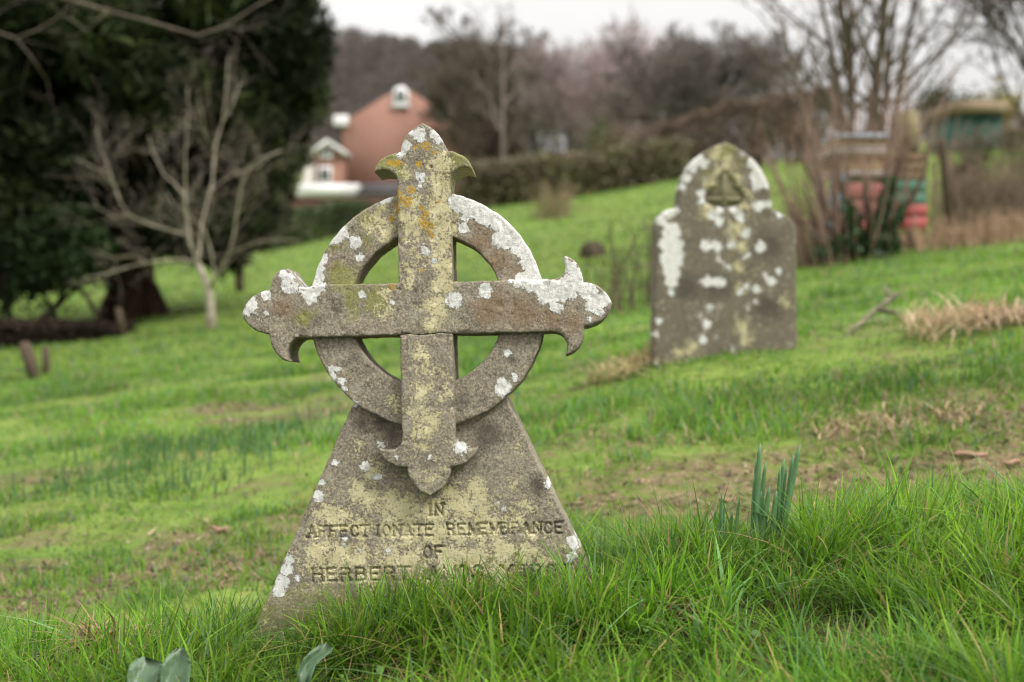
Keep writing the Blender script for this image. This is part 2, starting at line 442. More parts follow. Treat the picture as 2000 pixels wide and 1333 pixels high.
def build_ground():
    ys = np.concatenate([np.linspace(-20, 0, 12)[:-1], np.linspace(0, 2, 14)[:-1], np.linspace(2, 5, 70)[:-1],
                         np.exp(np.linspace(math.log(5), math.log(2500), 190))])
    t = np.linspace(-1, 1, 281); v = np.sign(t) * np.abs(t) ** 1.5 * 1.15
    Y, T = np.meshgrid(ys, v, indexing='ij')
    X = T * (np.abs(Y) + 9)
    Z = zfun(X.ravel(), Y.ravel()).reshape(X.shape)
    Vv = np.stack([X, Y, Z], -1).reshape(-1, 3)
    nr, nc = X.shape
    i = np.arange(nr - 1)[:, None] * nc + np.arange(nc - 1)[None]
    f = np.stack([i, i + 1, i + nc + 1, i + nc], -1).reshape(-1, 4)
    b = bare(Vv[:, 0], Vv[:, 1])
    far = np.clip((Vv[:, 1] - 220) / 60, 0, 1)
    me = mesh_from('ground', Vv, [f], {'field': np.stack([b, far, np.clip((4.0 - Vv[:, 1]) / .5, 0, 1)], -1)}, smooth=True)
    g = NT('turf'); p = g.pos()
    fld = g.sep(g.attr('field').outputs['Color'])
    n1 = g.noise(.9, 5, .6, p); n2 = g.noise(9, 5, .65, p); n3 = g.noise(60, 4, .7, p)
    grn = g.mix(g.rng(n1, .35, .65), (.125, .198, .040), (.188, .262, .054))
    grn = g.mix(g.rng(n2, .45, .65, 0, .75), grn, (.060, .105, .016))
    grn = g.mix(g.rng(n3, .5, .75, 0, .4), grn, (.22, .26, .06))
    # brown-yellow thatch in the turf
    grn = g.mix(g.math('MULTIPLY', g.rng(g.noise(2.3, 6, .65, p), .52, .70), .55), grn, g.mix(g.rng(n3, .3, .7), (.15, .11, .05), (.28, .24, .09)))
    earth = g.mix(g.rng(n2, .35, .6), (.060, .040, .024), (.20, .145, .085))
    earth = g.mix(g.rng(n3, .52, .68, 0, .8), earth, (.38, .31, .19))
    earth = g.mix(g.rng(g.noise(14, 4, .6, p), .50, .62, 0, .75), earth, (.11, .15, .025))
    col = g.mix(g.math('MULTIPLY', g.rng(g.math('ADD', fld[0], g.math('MULTIPLY', g.math('SUBTRACT', n2, .5), .8)), .18, .72), .92), grn, earth)
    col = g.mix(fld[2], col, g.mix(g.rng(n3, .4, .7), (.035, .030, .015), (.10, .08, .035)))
    col = g.mix(fld[1], col, g.mix(g.rng(g.noise(.12, 5, .65, p), .35, .65), (.060, .050, .040), (.115, .095, .080)))
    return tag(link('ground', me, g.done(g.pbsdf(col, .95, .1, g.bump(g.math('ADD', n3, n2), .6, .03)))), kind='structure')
build_ground()

# ------------------------------------------------------------------ blades of grass
def blade_mesh(name, pos, az, L, Wd, lean, bend, segs, col, tipcol=None):
    n = len(pos); dirx = np.cos(az); diry = np.sin(az)
    tw = az + np.pi / 2 + rng.normal(0, .5, n)
    sx = np.cos(tw); sy = np.sin(tw)
    nv = 2 * segs + 1
    V = np.zeros((n, nv, 3), np.float32); C = np.zeros((n, nv, 3), np.float32)
    for k in range(segs + 1):
        t = k / segs
        h = L * (lean * t + bend * t * t)
        up = L * (t - .30 * np.abs(bend) * t * t - .15 * np.abs(bend) * t ** 3 - .12 * np.abs(lean) * t)
        cx = pos[:, 0] + dirx * h; cy = pos[:, 1] + diry * h; cz = pos[:, 2] + up
        w = Wd * .5 * (1 - t ** 1.8) * (0.75 + .6 * t * (1 - t) * 2)
        c = col if tipcol is None else col * (1 - t ** 3) + tipcol * t ** 3
        if k < segs:
            V[:, 2 * k] = np.stack([cx - sx * w, cy - sy * w, cz], -1)
            V[:, 2 * k + 1] = np.stack([cx + sx * w, cy + sy * w, cz], -1)
            C[:, 2 * k] = c; C[:, 2 * k + 1] = c
        else:
            V[:, 2 * k] = np.stack([cx, cy, cz], -1); C[:, 2 * k] = c
    b = (np.arange(n) * nv)[:, None]
    faces = []
    if segs > 1:
        q = np.concatenate([b + np.array([[2 * k, 2 * k + 1, 2 * k + 3, 2 * k + 2]]) for k in range(segs - 1)])
        faces.append(q)
    faces.append(b + np.array([[2 * segs - 2, 2 * segs - 1, 2 * segs]]))
    return mesh_from(name, V.reshape(-1, 3), faces, {'col': C.reshape(-1, 3)}, smooth=True)

def grass_colors(n, x, y, dry=.04, seed=3):
    h = fbm(x * 1.7, y * 1.7, seed, 3); r = rng.random((n, 1))
    a = np.array([[.062, .165, .014]]); b = np.array([[.222, .395, .028]]); c = np.array([[.12, .23, .075]])
    t = np.clip(h[:, None] * .8 + (r - .5) * .9 + .1, 0, 1)
    col = a * (1 - t) + b * t
    k = rng.random((n, 1)) < .16; col = np.where(k, c * (.7 + .6 * r), col)
    d = rng.random((n, 1)) < dry
    col = np.where(d, np.array([[.42, .31, .13]]) * (.6 + .6 * r), col)
    return col
STONE_X, STONE_Y = P(832, 603, 3.03).x, 3.03
def off_stone(x, y): return ~((np.abs(x - STONE_X) < .41) & (y > 2.955) & (y < 3.16))

def scatter(n, x0, x1, y0, y1, ok):
    X = []; Yy = []; tot = 0
    while tot < n:
        x = rng.uniform(x0, x1, n); y = rng.uniform(y0, y1, n)
        k = ok(x, y); X.append(x[k]); Yy.append(y[k]); tot += k.sum()
    return np.concatenate(X)[:n], np.concatenate(Yy)[:n]

def leaf_cloud_fg(cen, col):
    n = len(cen); az = rng.uniform(0, 6.28, n); t = rng.normal(.25, .35, n); L_ = rng.uniform(.010, .026, n); W_ = L_ * rng.uniform(.5, .85, n)
    a = np.stack([np.cos(az) * np.cos(t), np.sin(az) * np.cos(t), np.sin(t)], -1); b = np.stack([-np.sin(az), np.cos(az), rng.normal(0, .3, n)], -1)
    up = np.cross(a, b); V = []
    for k in range(8):
        an = 2 * np.pi * k / 8
        V.append(cen + a * (L_ * .5 * np.cos(an))[:, None] + b * (W_ * .5 * np.sin(an))[:, None] + up * (L_ * .12 * np.sin(an) ** 2)[:, None])
    V = np.stack(V, 1).reshape(-1, 3); f = np.arange(8 * n).reshape(n, 8)
    return link('low_weeds', mesh_from('weeds', V, [f], {'col': np.repeat(col, 8, 0)}), M_leaf)
# foreground: long grass on the bank in front of and around the cross
def fg_ok(x, y):
    inside = (np.abs(x) < y * .40 + .25)
    dens = np.clip((fbm(x * 3.2, y * 3.2, 21, 3) - .28) * 2.6, .05, 1)
    u_ = x / y * F + 1000
    dens = np.where((y > 2.68) & (y < 3.25) & (u_ > 640) & (u_ < 1330), np.maximum(dens, .75), dens)
    dens = dens * np.where((y < 2.56) & (((u_ > 235) & (u_ < 385)) | ((u_ > 570) & (u_ < 660))), .12, 1)
    edge = np.clip((3.85 - y) / .5, 0, 1)
    return inside & off_stone(x, y) & (rng.random(len(x)) < dens * edge)
NT_ = 1750                                # tufts
tx, ty = scatter(NT_, -1.95, 1.95, 1.9, 3.9, fg_ok)
tsz = rng.gamma(2.2, .45, NT_).clip(.35, 2.3); tL = .075 + .145 * fbm(tx * 3.5, ty * 3.5, 31, 3) ** 1.2 + .05 * rng.random(NT_)
nb_ = (26 * tsz).astype(int) + 6
ti = np.repeat(np.arange(NT_), nb_); N = len(ti)
rr_ = rng.random(N) ** .7 * .034 * np.sqrt(tsz[ti]); aa_ = rng.uniform(0, 2 * np.pi, N)
x = tx[ti] + rr_ * np.cos(aa_); y = ty[ti] + rr_ * np.sin(aa_)
k = off_stone(x, y); ti, x, y, aa_, rr_ = ti[k], x[k], y[k], aa_[k], rr_[k]; N = len(x)
wind = fbm(x * 1.6, y * 1.6, 41, 2) * 4 * np.pi
L = tL[ti] * rng.uniform(.55, 1.25, N) * np.where(rng.random(N) < .06, 1.35, 1.0)
L *= np.clip(.72 + (y - 2.2) * .40, .68, 1.0) * np.where(y > 3.3, np.clip(1 - (y - 3.3) * 1.1, .35, 1), 1)
infr = (np.abs(x - STONE_X) < .36) & (y < 2.96) & (y > 2.75)
L = np.where(infr, np.clip(L * 1.1, .06, .175), L)
uu_ = x / y * F + 1000
L *= np.where((uu_ > 1385) & (uu_ < 1570) & (y > 2.85), .68, 1.0)
L *= np.interp(uu_, [0, 420, 500, 590, 680, 900, 1200, 2000], [.80, .85, .62, .66, .95, 1.0, 1.0, 1.0])
az = np.where(rng.random(N) < .62, aa_, wind) + rng.normal(0, .5, N)
lean = np.abs(rng.normal(.16, .16, N)) + 5.0 * rr_
bend = rng.gamma(1.5, .34, N).clip(0, 1.9)
tone = (rng.uniform(.6, 1.3, NT_)[ti] * (.6 + .8 * fbm(x * 2.3, y * 2.3, 77, 2)))[:, None]
col = grass_colors(N, x, y, .022) * tone
tip = np.where(rng.random((N, 1)) < .08, np.array([[.42, .32, .13]]), col * 1.12)
pos = np.stack([x, y, zfun(x, y) - .012], -1)
me = blade_mesh('grass', pos, az, L, (.0026 + .0052 * rng.random(N) ** 1.5 + .003 * (rng.random(N) < .08)) * (.6 + 4. * L.clip(0, .12)), lean, bend, 6, col, tip)
tag(link('long_grass', me, M_grass), 'long wet green grass growing on the bank round the cross', 'grass', kind='stuff')
# short undergrowth between the tufts
N = 26000
def under_ok(x, y): return (np.abs(x) < y * .40 + .25) & off_stone(x, y) & (rng.random(len(x)) < np.clip((3.9 - y) / .5, 0, 1))
x, y = scatter(N, -1.95, 1.95, 1.9, 3.9, under_ok)
pos = np.stack([x, y, zfun(x, y) - .008], -1)
col = grass_colors(N, x, y, .06, 19) * np.array([[.85, .85, .95]])
L = rng.uniform(.025, .075, N) * (.5 + fbm(x * 4, y * 4, 331, 2))
me = blade_mesh('undergrowth', pos, rng.uniform(0, 6.28, N), L, rng.uniform(.0022, .0045, N), rng.normal(.3, .3, N), rng.gamma(1.8, .35, N).clip(0, 1.6), 3, col)
tag(link('short_grass', me, M_grass), 'short green undergrowth filling the gaps between the long tufts', 'grass', kind='stuff')
# low broad-leaved weeds in patches
N = 1500
x, y = scatter(N, -1.7, 1.8, 2.05, 3.5, under_ok)
k = fbm(x * 3, y * 3, 511, 2) > .50; x, y = x[k], y[k]; N = len(x)
cen = np.stack([x, y, zfun(x, y) + rng.uniform(.01, .06, N)], -1)
lw_ = leaf_cloud_fg(cen, np.array([[.085, .17, .045]]) * rng.uniform(.55, 1.35, (N, 1)))
tag(lw_, 'small round-leaved weeds growing low between the grass tufts', 'weeds', kind='stuff')
# flat dead thatch among the tufts
N = 2600
x, y = scatter(N, -1.9, 1.9, 1.9, 3.9, fg_ok)
th = fbm(x * 2.6, y * 2.6, 301, 3); k = th > .50; x, y = x[k], y[k]; N = len(x)
pos = np.stack([x, y, zfun(x, y) + rng.uniform(0, .045, N)], -1)
me = blade_mesh('thatch', pos, rng.uniform(0, 6.28, N), rng.uniform(.04, .12, N), rng.uniform(.002, .0042, N), rng.normal(.8, .4, N), rng.gamma(2, .4, N), 5, np.array([[.40, .29, .14]]) * rng.uniform(.35, 1.2, (N, 1)))
tag(link('dead_grass', me, M_grass), 'dry straw-coloured dead grass lying between the green tufts', 'dead grass', kind='stuff')

# leaf litter, moss scraps and twigs on the worn earth
N = 60000
x = rng.uniform(-4, 4, N); y = rng.uniform(3.8, 9, N); k = (rng.random(N) < bare(x, y) ** 1.5 * .8) & (np.abs(x) < y * .42)
x, y = x[k][:5200], y[k][:5200]; N = len(x)
cc = np.array([[.22, .15, .09], [.13, .085, .05], [.34, .26, .17], [.10, .14, .03], [.07, .05, .03]])[rng.integers(0, 5, N)] * rng.uniform(.6, 1.2, (N, 1))
pos = np.stack([x, y, zfun(x, y) + .004], -1)
me = blade_mesh('litter', pos, rng.uniform(0, 6.28, N), rng.uniform(.010, .034, N), rng.uniform(.006, .016, N), rng.normal(.9, .3, N), rng.gamma(2, .5, N), 3, cc)
tag(link('leaf_litter', me, M_leaf), 'brown leaf litter and twigs scattered on the worn bare earth', 'leaf litter', kind='stuff')

# middle ground
def mid_ok(x, y):
    inside = np.abs(x) < y * .42 + .4
    b = bare(x, y)
    dens = np.clip((fbm(x * 4.5, y * 4.5, 51, 3) - .22) * 2.4, .04, 1) * (1 - .78 * b) * np.clip(4.6 / y, .12, 1) ** 1.2
    return inside & off_stone(x, y) & (rng.random(len(x)) < dens)
N = 150000
x, y = scatter(N, -6, 6, 3.5, 13, mid_ok)
tall = fbm(x * 1.4, y * 1.8, 61, 3)
q1 = ground_at(1420, 715, 4); q2 = ground_at(1750, 760, 4)
near_head = np.exp(-(((x - q1.x) / .6) ** 2 + ((y - (q1.y - .25)) / .35) ** 2)); hump = np.exp(-(((x - q2.x) / .8) ** 2 + ((y - q2.y) / .4) ** 2))
L = .020 + .11 * np.clip(tall - .40, 0, 1) * 1.9 + .05 * np.clip(fbm(x * 5, y * 5, 66, 2) - .5, 0, 1) + .07 * near_head * .35 + .07 * hump
hz_ = np.exp(-(((x - q1.x) / .75) ** 2 + ((y - 6.25) / .55) ** 2)); L = L * (1 - .72 * hz_)
L = L * rng.uniform(.6, 1.4, N) * (1 - .62 * bare(x, y))
col = grass_colors(N, x, y, .09, 8) * (1 - .25 * hump[:, None])
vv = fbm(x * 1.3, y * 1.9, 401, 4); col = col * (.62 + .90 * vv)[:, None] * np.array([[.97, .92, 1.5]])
pos = np.stack([x, y, zfun(x, y) - .008], -1)
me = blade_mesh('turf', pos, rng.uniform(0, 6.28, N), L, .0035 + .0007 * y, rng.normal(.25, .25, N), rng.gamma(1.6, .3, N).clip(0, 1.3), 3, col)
tag(link('meadow_grass', me, M_grass), 'shorter patchy green turf behind the cross up to the arched headstone', 'grass', kind='stuff')

# far lawn
def far_ok(x, y):
    inside = np.abs(x) < y * .42 + .5
    return inside & (rng.random(len(x)) < np.clip(14 / y, .1, 1) ** 1.4 * (1 - .8 * bare(x, y)))
N = 90000
x, y = scatter(N, -21, 21, 12, 46, far_ok)
L = rng.uniform(.03, .09, N) * (.5 + fbm(x * .8, y * .8, 71, 3))
col = grass_colors(N, x, y, .04, 12) * np.array([[1.05, 1.0, 1.0]]) * (.65 + .6 * fbm(x * .7, y * .7, 402, 3))[:, None]
pos = np.stack([x, y, zfun(x, y) - .01], -1)
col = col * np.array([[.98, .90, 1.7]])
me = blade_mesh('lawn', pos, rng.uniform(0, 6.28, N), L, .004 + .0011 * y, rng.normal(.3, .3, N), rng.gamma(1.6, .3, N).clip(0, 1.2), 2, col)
tag(link('lawn_grass', me, M_grass), 'short bright green lawn running up to the hedge and the yew', 'grass', kind='stuff')

# ------------------------------------------------------------------ the cross gravestone
SC = STONE_Y / F                       # metres per photo pixel on the stone
C0 = (832.0, 603.0); ROLL = R(1.5)
V0 = -640.0                            # local z = 0 of the stone, in pixels from the centre
def uv(px, py):
    a, b = px - C0[0], C0[1] - py
    c, s = math.cos(ROLL), math.sin(ROLL)
    # undo the stone's roll (top leans left)
    return (a * c + b * s, -a * s + b * c)
def sdist(pts, loops):
    """distance in pixels to the outline, and inside test"""
    A = np.concatenate([l for l in loops]); Bq = np.concatenate([np.roll(l, -1, 0) for l in loops])
    d = np.full(len(pts), 1e9); ins = np.zeros(len(pts), bool)
    for i0 in range(0, len(pts), 4000):
        p = pts[i0:i0 + 4000, None]; ab = (Bq - A)[None]; ap = p - A[None]
        t = np.clip((ap * ab).sum(-1) / np.maximum((ab * ab).sum(-1), 1e-9), 0, 1)
        d[i0:i0 + 4000] = np.sqrt((((ap - ab * t[..., None]) ** 2).sum(-1)).min(1))
        yy = p[..., 1]; y1 = A[None, :, 1]; y2 = Bq[None, :, 1]
        cross = ((y1 > yy) != (y2 > yy)) & (p[..., 0] < (Bq[:, 0] - A[:, 0])[None] * (yy - y1) / np.where(y2 - y1 == 0, 1e-9, y2 - y1) + A[None, :, 0])
        ins[i0:i0 + 4000] = cross.sum(1) % 2 == 1
    return d, ins
def resample(poly, step):
    out = []
    n = len(poly)
    for i in range(n):
        a = np.array(poly[i], float); b = np.array(poly[(i + 1) % n], float)
        k = max(1, int(round(np.linalg.norm(b - a) / step)))
        out += [a + (b - a) * j / k for j in range(k)]
    return np.array(out)
def smooth_poly(poly, sharp, sub=4):
    """Catmull-Rom through the points, keeping the sharp ones as corners"""
    n = len(poly); out = []
    p = [np.array(q, float) for q in poly]
    for i in range(n):
        a, b = p[i], p[(i + 1) % n]
        a0 = p[i - 1] if i not in sharp else a * 2 - b
        b1 = p[(i + 2) % n] if (i + 1) % n not in sharp else b * 2 - a
        for j in range(sub):
            t = j / sub
            out.append(.5 * ((2 * a) + (b - a0) * t + (2 * a0 - 5 * a + 4 * b - b1) * t * t + (3 * a - a0 - 3 * b + b1) * t ** 3))
    return out
def slab(name, loops, y0, y1, step, mat, parent, fields, rnd=4.5, hfn=None, dense=None, wob=1.7, joint_v=None, sc=None, v0=None, seed=1):
    sc = SC if sc is None else sc; v0 = V0 if v0 is None else v0
    L_ = []
    for l in loops:
        q = resample(l, step)
        q = q + wob * np.stack([fbm(q[:, 0] / 14, q[:, 1] / 14, seed) - .5, fbm(q[:, 0] / 14, q[:, 1] / 14, seed + 9) - .5], -1) * 2
        L_.append(q)
    lo = L_[0].min(0); hi = L_[0].max(0)
    gx, gy = np.meshgrid(np.arange(lo[0], hi[0], step), np.arange(lo[1], hi[1], step * .9))
    gx = gx + (np.arange(gx.shape[0]) % 2)[:, None] * step * .5
    pts = np.stack([gx.ravel(), gy.ravel()], -1)
    if dense is not None:
        (ux0, vx0, ux1, vx1, ds) = dense
        keep = ~((pts[:, 0] > ux0) & (pts[:, 0] < ux1) & (pts[:, 1] > vx0) & (pts[:, 1] < vx1)); pts = pts[keep]
        gx, gy = np.meshgrid(np.arange(ux0, ux1, ds), np.arange(vx0, vx1, ds))
        pts = np.concatenate([pts, np.stack([gx.ravel(), gy.ravel()], -1)])
        pts = pts + rng.uniform(-.18, .18, pts.shape) * ds
    pts = pts + rng.uniform(-.12, .12, pts.shape) * step
    # rows of points just inside the outline carry the worn, rounded edge
    for off in (rnd * .3, rnd * .75, rnd * 1.4):
        for q in L_:
            tn = np.roll(q, -1, 0) - np.roll(q, 1, 0); tn /= np.maximum(np.linalg.norm(tn, axis=1, keepdims=True), 1e-9)
            pts = np.concatenate([pts[:0], np.stack([q[:, 0] - tn[:, 1] * off, q[:, 1] + tn[:, 0] * off], -1), pts])
            nq = len(q)
    d, ins = sdist(pts, L_)
    k = ins & (d > rnd * .25); pts = pts[k]
    # thin points that crowd each other near the edge
    cell = {}; keep = []
    mind = min(step, 2.0 if dense is None else dense[4]) * .45
    for i, p in enumerate(pts):
        c = (int(p[0] // mind), int(p[1] // mind))
        if c in cell: continue
        cell[c] = 1; keep.append(i)
    pts = pts[keep]
    allp = [Vector(p) for q in L_ for p in q]; edges = []; o = 0
    for q in L_:
        n = len(q); edges += [(o + i, o + (i + 1) % n) for i in range(n)]; o += n
    allp += [Vector(p) for p in pts]
    vc, _, fc, *_r = delaunay_2d_cdt(allp, edges, [], 0, 1e-4)
    U = np.array([v[:] for v in vc]); T = np.array([f for f in fc if len(f) == 3])
    cen = U[T].mean(1); _, ins = sdist(cen, L_); T = T[ins]
    a, b, c = U[T[:, 0]], U[T[:, 1]], U[T[:, 2]]
    area = (b[:, 0] - a[:, 0]) * (c[:, 1] - a[:, 1]) - (b[:, 1] - a[:, 1]) * (c[:, 0] - a[:, 0])
    T[area < 0] = T[area < 0][:, ::-1]
    d, _ = sdist(U, L_)
    dd = np.clip(d, 0, rnd)
    rise = rnd - np.sqrt(np.maximum(rnd ** 2 - (rnd - dd) ** 2, 0))
    if joint_v is not None: rise = np.where((np.abs(U[:, 1] - joint_v) < 9) & (np.abs(U[:, 0]) < 50), rise * .22, rise)
    yf = y0 + rise * sc
    if hfn is not None: yf = yf + hfn(U, d)
    n = len(U)
    front = np.stack([U[:, 0] * sc, yf, (U[:, 1] - v0) * sc], -1)
    back = front.copy(); back[:, 1] = y1 - rise * sc * .6
    E = np.concatenate([T[:, [0, 1]], T[:, [1, 2]], T[:, [2, 0]]])
    es = set(map(tuple, E.tolist()))
    bd = np.array([e for e in es if (e[1], e[0]) not in es])
    bi = np.unique(bd); loc = np.full(n, -1); loc[bi] = np.arange(len(bi))
    Vv = [front, back]; off = 2 * n; rings = [np.arange(n)]
    e1 = y0 + (rnd + 3) * sc; e2 = y1 - (rnd + 3) * sc
    for yy in (e1, (e1 + e2) / 2, e2):
        rr = front[bi].copy(); rr[:, 1] = yy
        m = np.full(n, -1); m[bi] = off + np.arange(len(bi)); rings.append(m); Vv.append(rr); off += len(bi)
    m = np.arange(n) + n; rings.append(m)
    Q = []
    for r0, r1 in zip(rings[:-1], rings[1:]):
        Q.append(np.c_[r0[bd[:, 0]], r1[bd[:, 0]], r1[bd[:, 1]], r0[bd[:, 1]]])
    Vv = np.concatenate(Vv)
    uvv = np.stack([Vv[:, 0] / sc, Vv[:, 2] / sc + v0], -1)
    at = fields(uvv)
    me = mesh_from(name, Vv, [T, (T[:, ::-1] + n), np.concatenate(Q)], at, smooth=True)
    return link(name, me, mat, parent)

def blob(U, lst, scale=12.):
    """soft distance into a union of discs, photo pixels"""
    f = np.full(len(U), -3.)
    for b in lst:
        u, v = uv(b[0], b[1]) if len(b) < 4 else b[:2]
        r = b[2]
        f = np.maximum(f, (r - np.hypot(U[:, 0] - u, U[:, 1] - v)) / scale)
    return np.clip(f, -3, 2)
WHITE = [(897, 392, 20), (915, 402, 22), (938, 410, 22), (955, 420, 18), (972, 432, 16), (985, 440, 20), (982, 465, 20), (1000, 462, 20), (1012, 455, 16), (1015, 480, 18), (1030, 490, 20), (1030, 510, 14), (1045, 515, 18),
         (1048, 535, 20), (1020, 543, 8), (902, 441, 10), (900, 424, 6), (996, 548, 5), (1012, 551, 12), (1035, 556, 13), (1057, 566, 16), (1075, 575, 18), (1090, 570, 22), (1062, 588, 9), (1088, 600, 11), (1110, 555, 18), (1112, 525, 12), (1122, 540, 14),
         (1130, 560, 10), (1118, 575, 11), (1150, 572, 17), (1165, 588, 18), (1180, 585, 13), (1152, 598, 10), (1170, 608, 8), (1152, 626, 6), (1135, 548, 8), (1100, 510, 8),
         (887, 587, 15), (947, 569, 13), (981, 757, 17), (660, 452, 14), (650, 463, 14), (642, 470, 8), (624, 505, 10), (620, 522, 11), (615, 540, 11), (612, 552, 10),
         (600, 566, 13), (612, 573, 11), (625, 562, 9), (605, 587, 8), (590, 565, 8), (560, 548, 11), (553, 538, 10), (565, 565, 10), (558, 560, 9), (575, 560, 7), (487, 598, 12), (482, 610, 9), (492, 588, 7), (518, 577, 9), (499, 615, 3.4), (504, 627, 3.2), (518, 612, 2.6),
         (790, 283, 9), (787, 296, 9), (782, 305, 6), (800, 258, 6), (818, 262, 11), (823, 270, 6), (848, 263, 9), (853, 272, 8), (752, 385, 9), (748, 388, 6), (901, 877, 11), (897, 870, 8),
         (666, 746, 6), (648, 738, 5), (645, 722, 5), (655, 722, 4), (778, 890, 4), (618, 970, 9), (612, 975, 6), (625, 945, 5), (560, 1100, 10), (555, 1118, 13), (545, 1140, 14), (540, 1160, 12), (548, 1090, 7), (575, 1133, 6), (1070, 945, 7), (1118, 1058, 9), (1125, 1070, 8), (1118, 1086, 11),
         (973, 984, 4), (985, 993, 4), (671, 1053, 5), (670, 1068, 3), (700, 1080, 3), (627, 748, 4), (668, 760, 3), (690, 790, 4), (560, 1040, 4), (650, 905, 5), (990, 690, 4)]
GREYW = [(822, 345, 11), (820, 358, 8), (830, 490, 13), (846, 510, 6), (843, 893, 5), (710, 915, 10), (735, 935, 10), (740, 870, 8), (690, 470, 14), (700, 500, 10), (765, 590, 8), (1005, 738, 9), (755, 1080, 9), (706, 575, 8)]
CREAM = [  # (px, py, r, strength) areas where the yellow crust is thick
    (855, 320, 24), (858, 360, 26), (858, 400, 28), (860, 440, 28), (860, 480, 26), (862, 520, 24), (862, 555, 22), (800, 395, 18), (795, 420, 20), (800, 445, 18), (790, 470, 10), (800, 525, 14), (798, 545, 10), (802, 480, 10), (790, 335, 8),
    (735, 430, 22), (750, 455, 22), (720, 440, 14), (765, 420, 12), (745, 405, 12), (855, 600, 26), (850, 630, 20), (752, 575, 10), (755, 610, 12), (740, 600, 8),
    (820, 690, 16), (835, 720, 14), (825, 760, 18), (812, 800, 12), (840, 825, 26), (825, 845, 18), (868, 730, 10), (870, 770, 12), (815, 780, 10), (828, 870, 10), (850, 935, 11), (768, 795, 10), (765, 780, 6),
    (720, 925, 18), (700, 960, 22), (720, 980, 28), (760, 985, 26), (800, 1000, 30), (850, 1000, 34), (900, 990, 34), (930, 960, 24), (940, 990, 24), (880, 960, 20), (640, 1010, 26), (660, 1020, 26), (620, 1050, 22), (700, 1030, 22), (760, 1030, 28), (800, 1045, 30), (850, 1040, 32), (900, 1040, 32), (950, 1030, 30), (1000, 1020, 24), (1030, 990, 14), (1040, 1040, 18),
    (620, 1080, 26), (660, 1090, 28), (700, 1095, 26), (760, 1085, 28), (800, 1100, 28), (880, 1095, 34), (930, 1090, 32), (980, 1080, 30), (1030, 1080, 26), (1060, 1100, 20), (640, 1120, 24), (720, 1130, 24), (900, 1130, 28), (980, 1120, 26), (600, 1110, 18), (1000, 950, 10), (690, 880, 8), (1010, 875, 8), (925, 960, 12)]
ORANGE = [(795, 395, 10), (785, 390, 8), (800, 370, 8), (830, 418, 8), (826, 432, 10), (836, 445, 9), (822, 405, 5), (842, 460, 6), (775, 318, 9), (762, 315, 7), (828, 282, 8), (838, 288, 6), (812, 286, 5), (818, 318, 7), (760, 425, 6), (773, 400, 7), (776, 375, 7), (765, 560, 6), (825, 530, 5), (858, 395, 3), (847, 298, 5), (775, 410, 6)]
BROWN = [(940, 470, 38), (970, 510, 36), (1010, 530, 26), (960, 600, 50), (1020, 610, 44), (1080, 620, 36), (1120, 630, 30), (550, 600, 30), (590, 620, 24), (650, 520, 26), (930, 440, 20)]
GREEN = [(755, 312, 26), (895, 312, 26), (915, 325, 16), (780, 330, 18), (872, 330, 16), (876, 390, 10), (715, 430, 22), (700, 470, 22), (670, 540, 30), (640, 470, 18), (700, 580, 26), (735, 590, 30), (780, 440, 8), (600, 620, 22), (870, 560, 16), (690, 600, 22), (768, 380, 12), (880, 440, 8)]
DARK = [(740, 830, 30), (700, 830, 24), (950, 850, 40), (760, 850, 30), (620, 625, 20), (800, 560, 22), (820, 510, 14), (660, 600, 18), (900, 780, 24), (690, 700, 22), (1000, 700, 20), (840, 900, 22), (890, 540, 8), (690, 985, 16), (560, 1010, 12), (780, 1010, 9), (835, 1100, 16), (890, 1018, 5), (1050, 950, 30), (520, 560, 16)]  # patches darker than the stone around them
def cross_fields(U):
    g = blob(U, CREAM, 26.) * 1.0
    w = blob(U, WHITE, 12.) + .12; w = np.maximum(w, blob(U, GREYW, 14.) - .12)
    # thin crust scattered over the shaft and lower wedge
    low = np.clip((-260 - U[:, 1]) / 200, 0, 1)
    shaft = (np.abs(U[:, 0]) < 56) * 1.0
    g = np.maximum(np.minimum(g, .75), -.86 + .38 * low + .34 * shaft)
    lich = np.stack([w, g, blob(U, ORANGE, 12.)], -1)
    # contact shade painted dark over a damp green foot where it meets the turf
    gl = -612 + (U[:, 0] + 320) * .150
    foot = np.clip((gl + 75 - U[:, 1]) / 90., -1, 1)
    stain_shade = np.stack([blob(U, BROWN, 40.), np.maximum(blob(U, GREEN, 24.) + .2, foot * .9), np.maximum(blob(U, DARK, 34.), foot * 1.0 - .25)], -1)
    return {'lich': lich, 'stain_shade': stain_shade}

def terminal():
    """half outline of one fleur arm end, from the +u bar edge to the tip: (u, v)"""
    return [(52, 232), (51, 248), (54, 261), (62, 269), (75, 274), (89, 273), (96, 270), (94, 281), (85, 293), (72, 302), (58, 307), (43, 309),
            (42, 318), (38, 331), (29, 345), (15, 357), (0, 364)]
half = terminal()
SHARP_T = {6, 11, 16}
full = half + [(-u, v) for u, v in reversed(half[:-1])]
sharp_full = {0, 6, 11, 16, 21, 26, 32}
def arm_end(ang, broken=False):
    pts = full
    sh = set(sharp_full)
    if broken:       # upper left hook has lost its tip
        keep = []
        sh = set()
        for i, (u, v) in enumerate(full):
            if i in (1, 2, 3, 4, 5, 6, 7, 8, 9, 10): continue
            if i == 0:
                keep += [(52, 214), (46, 238), (58, 252), (74, 263), (86, 270), (84, 284), (72, 299), (56, 304)]; continue
            keep.append((u, v))
        pts = keep
    c, s = math.cos(ang), math.sin(ang)
    return [(u * c - v * s, u * s + v * c) for u, v in pts]
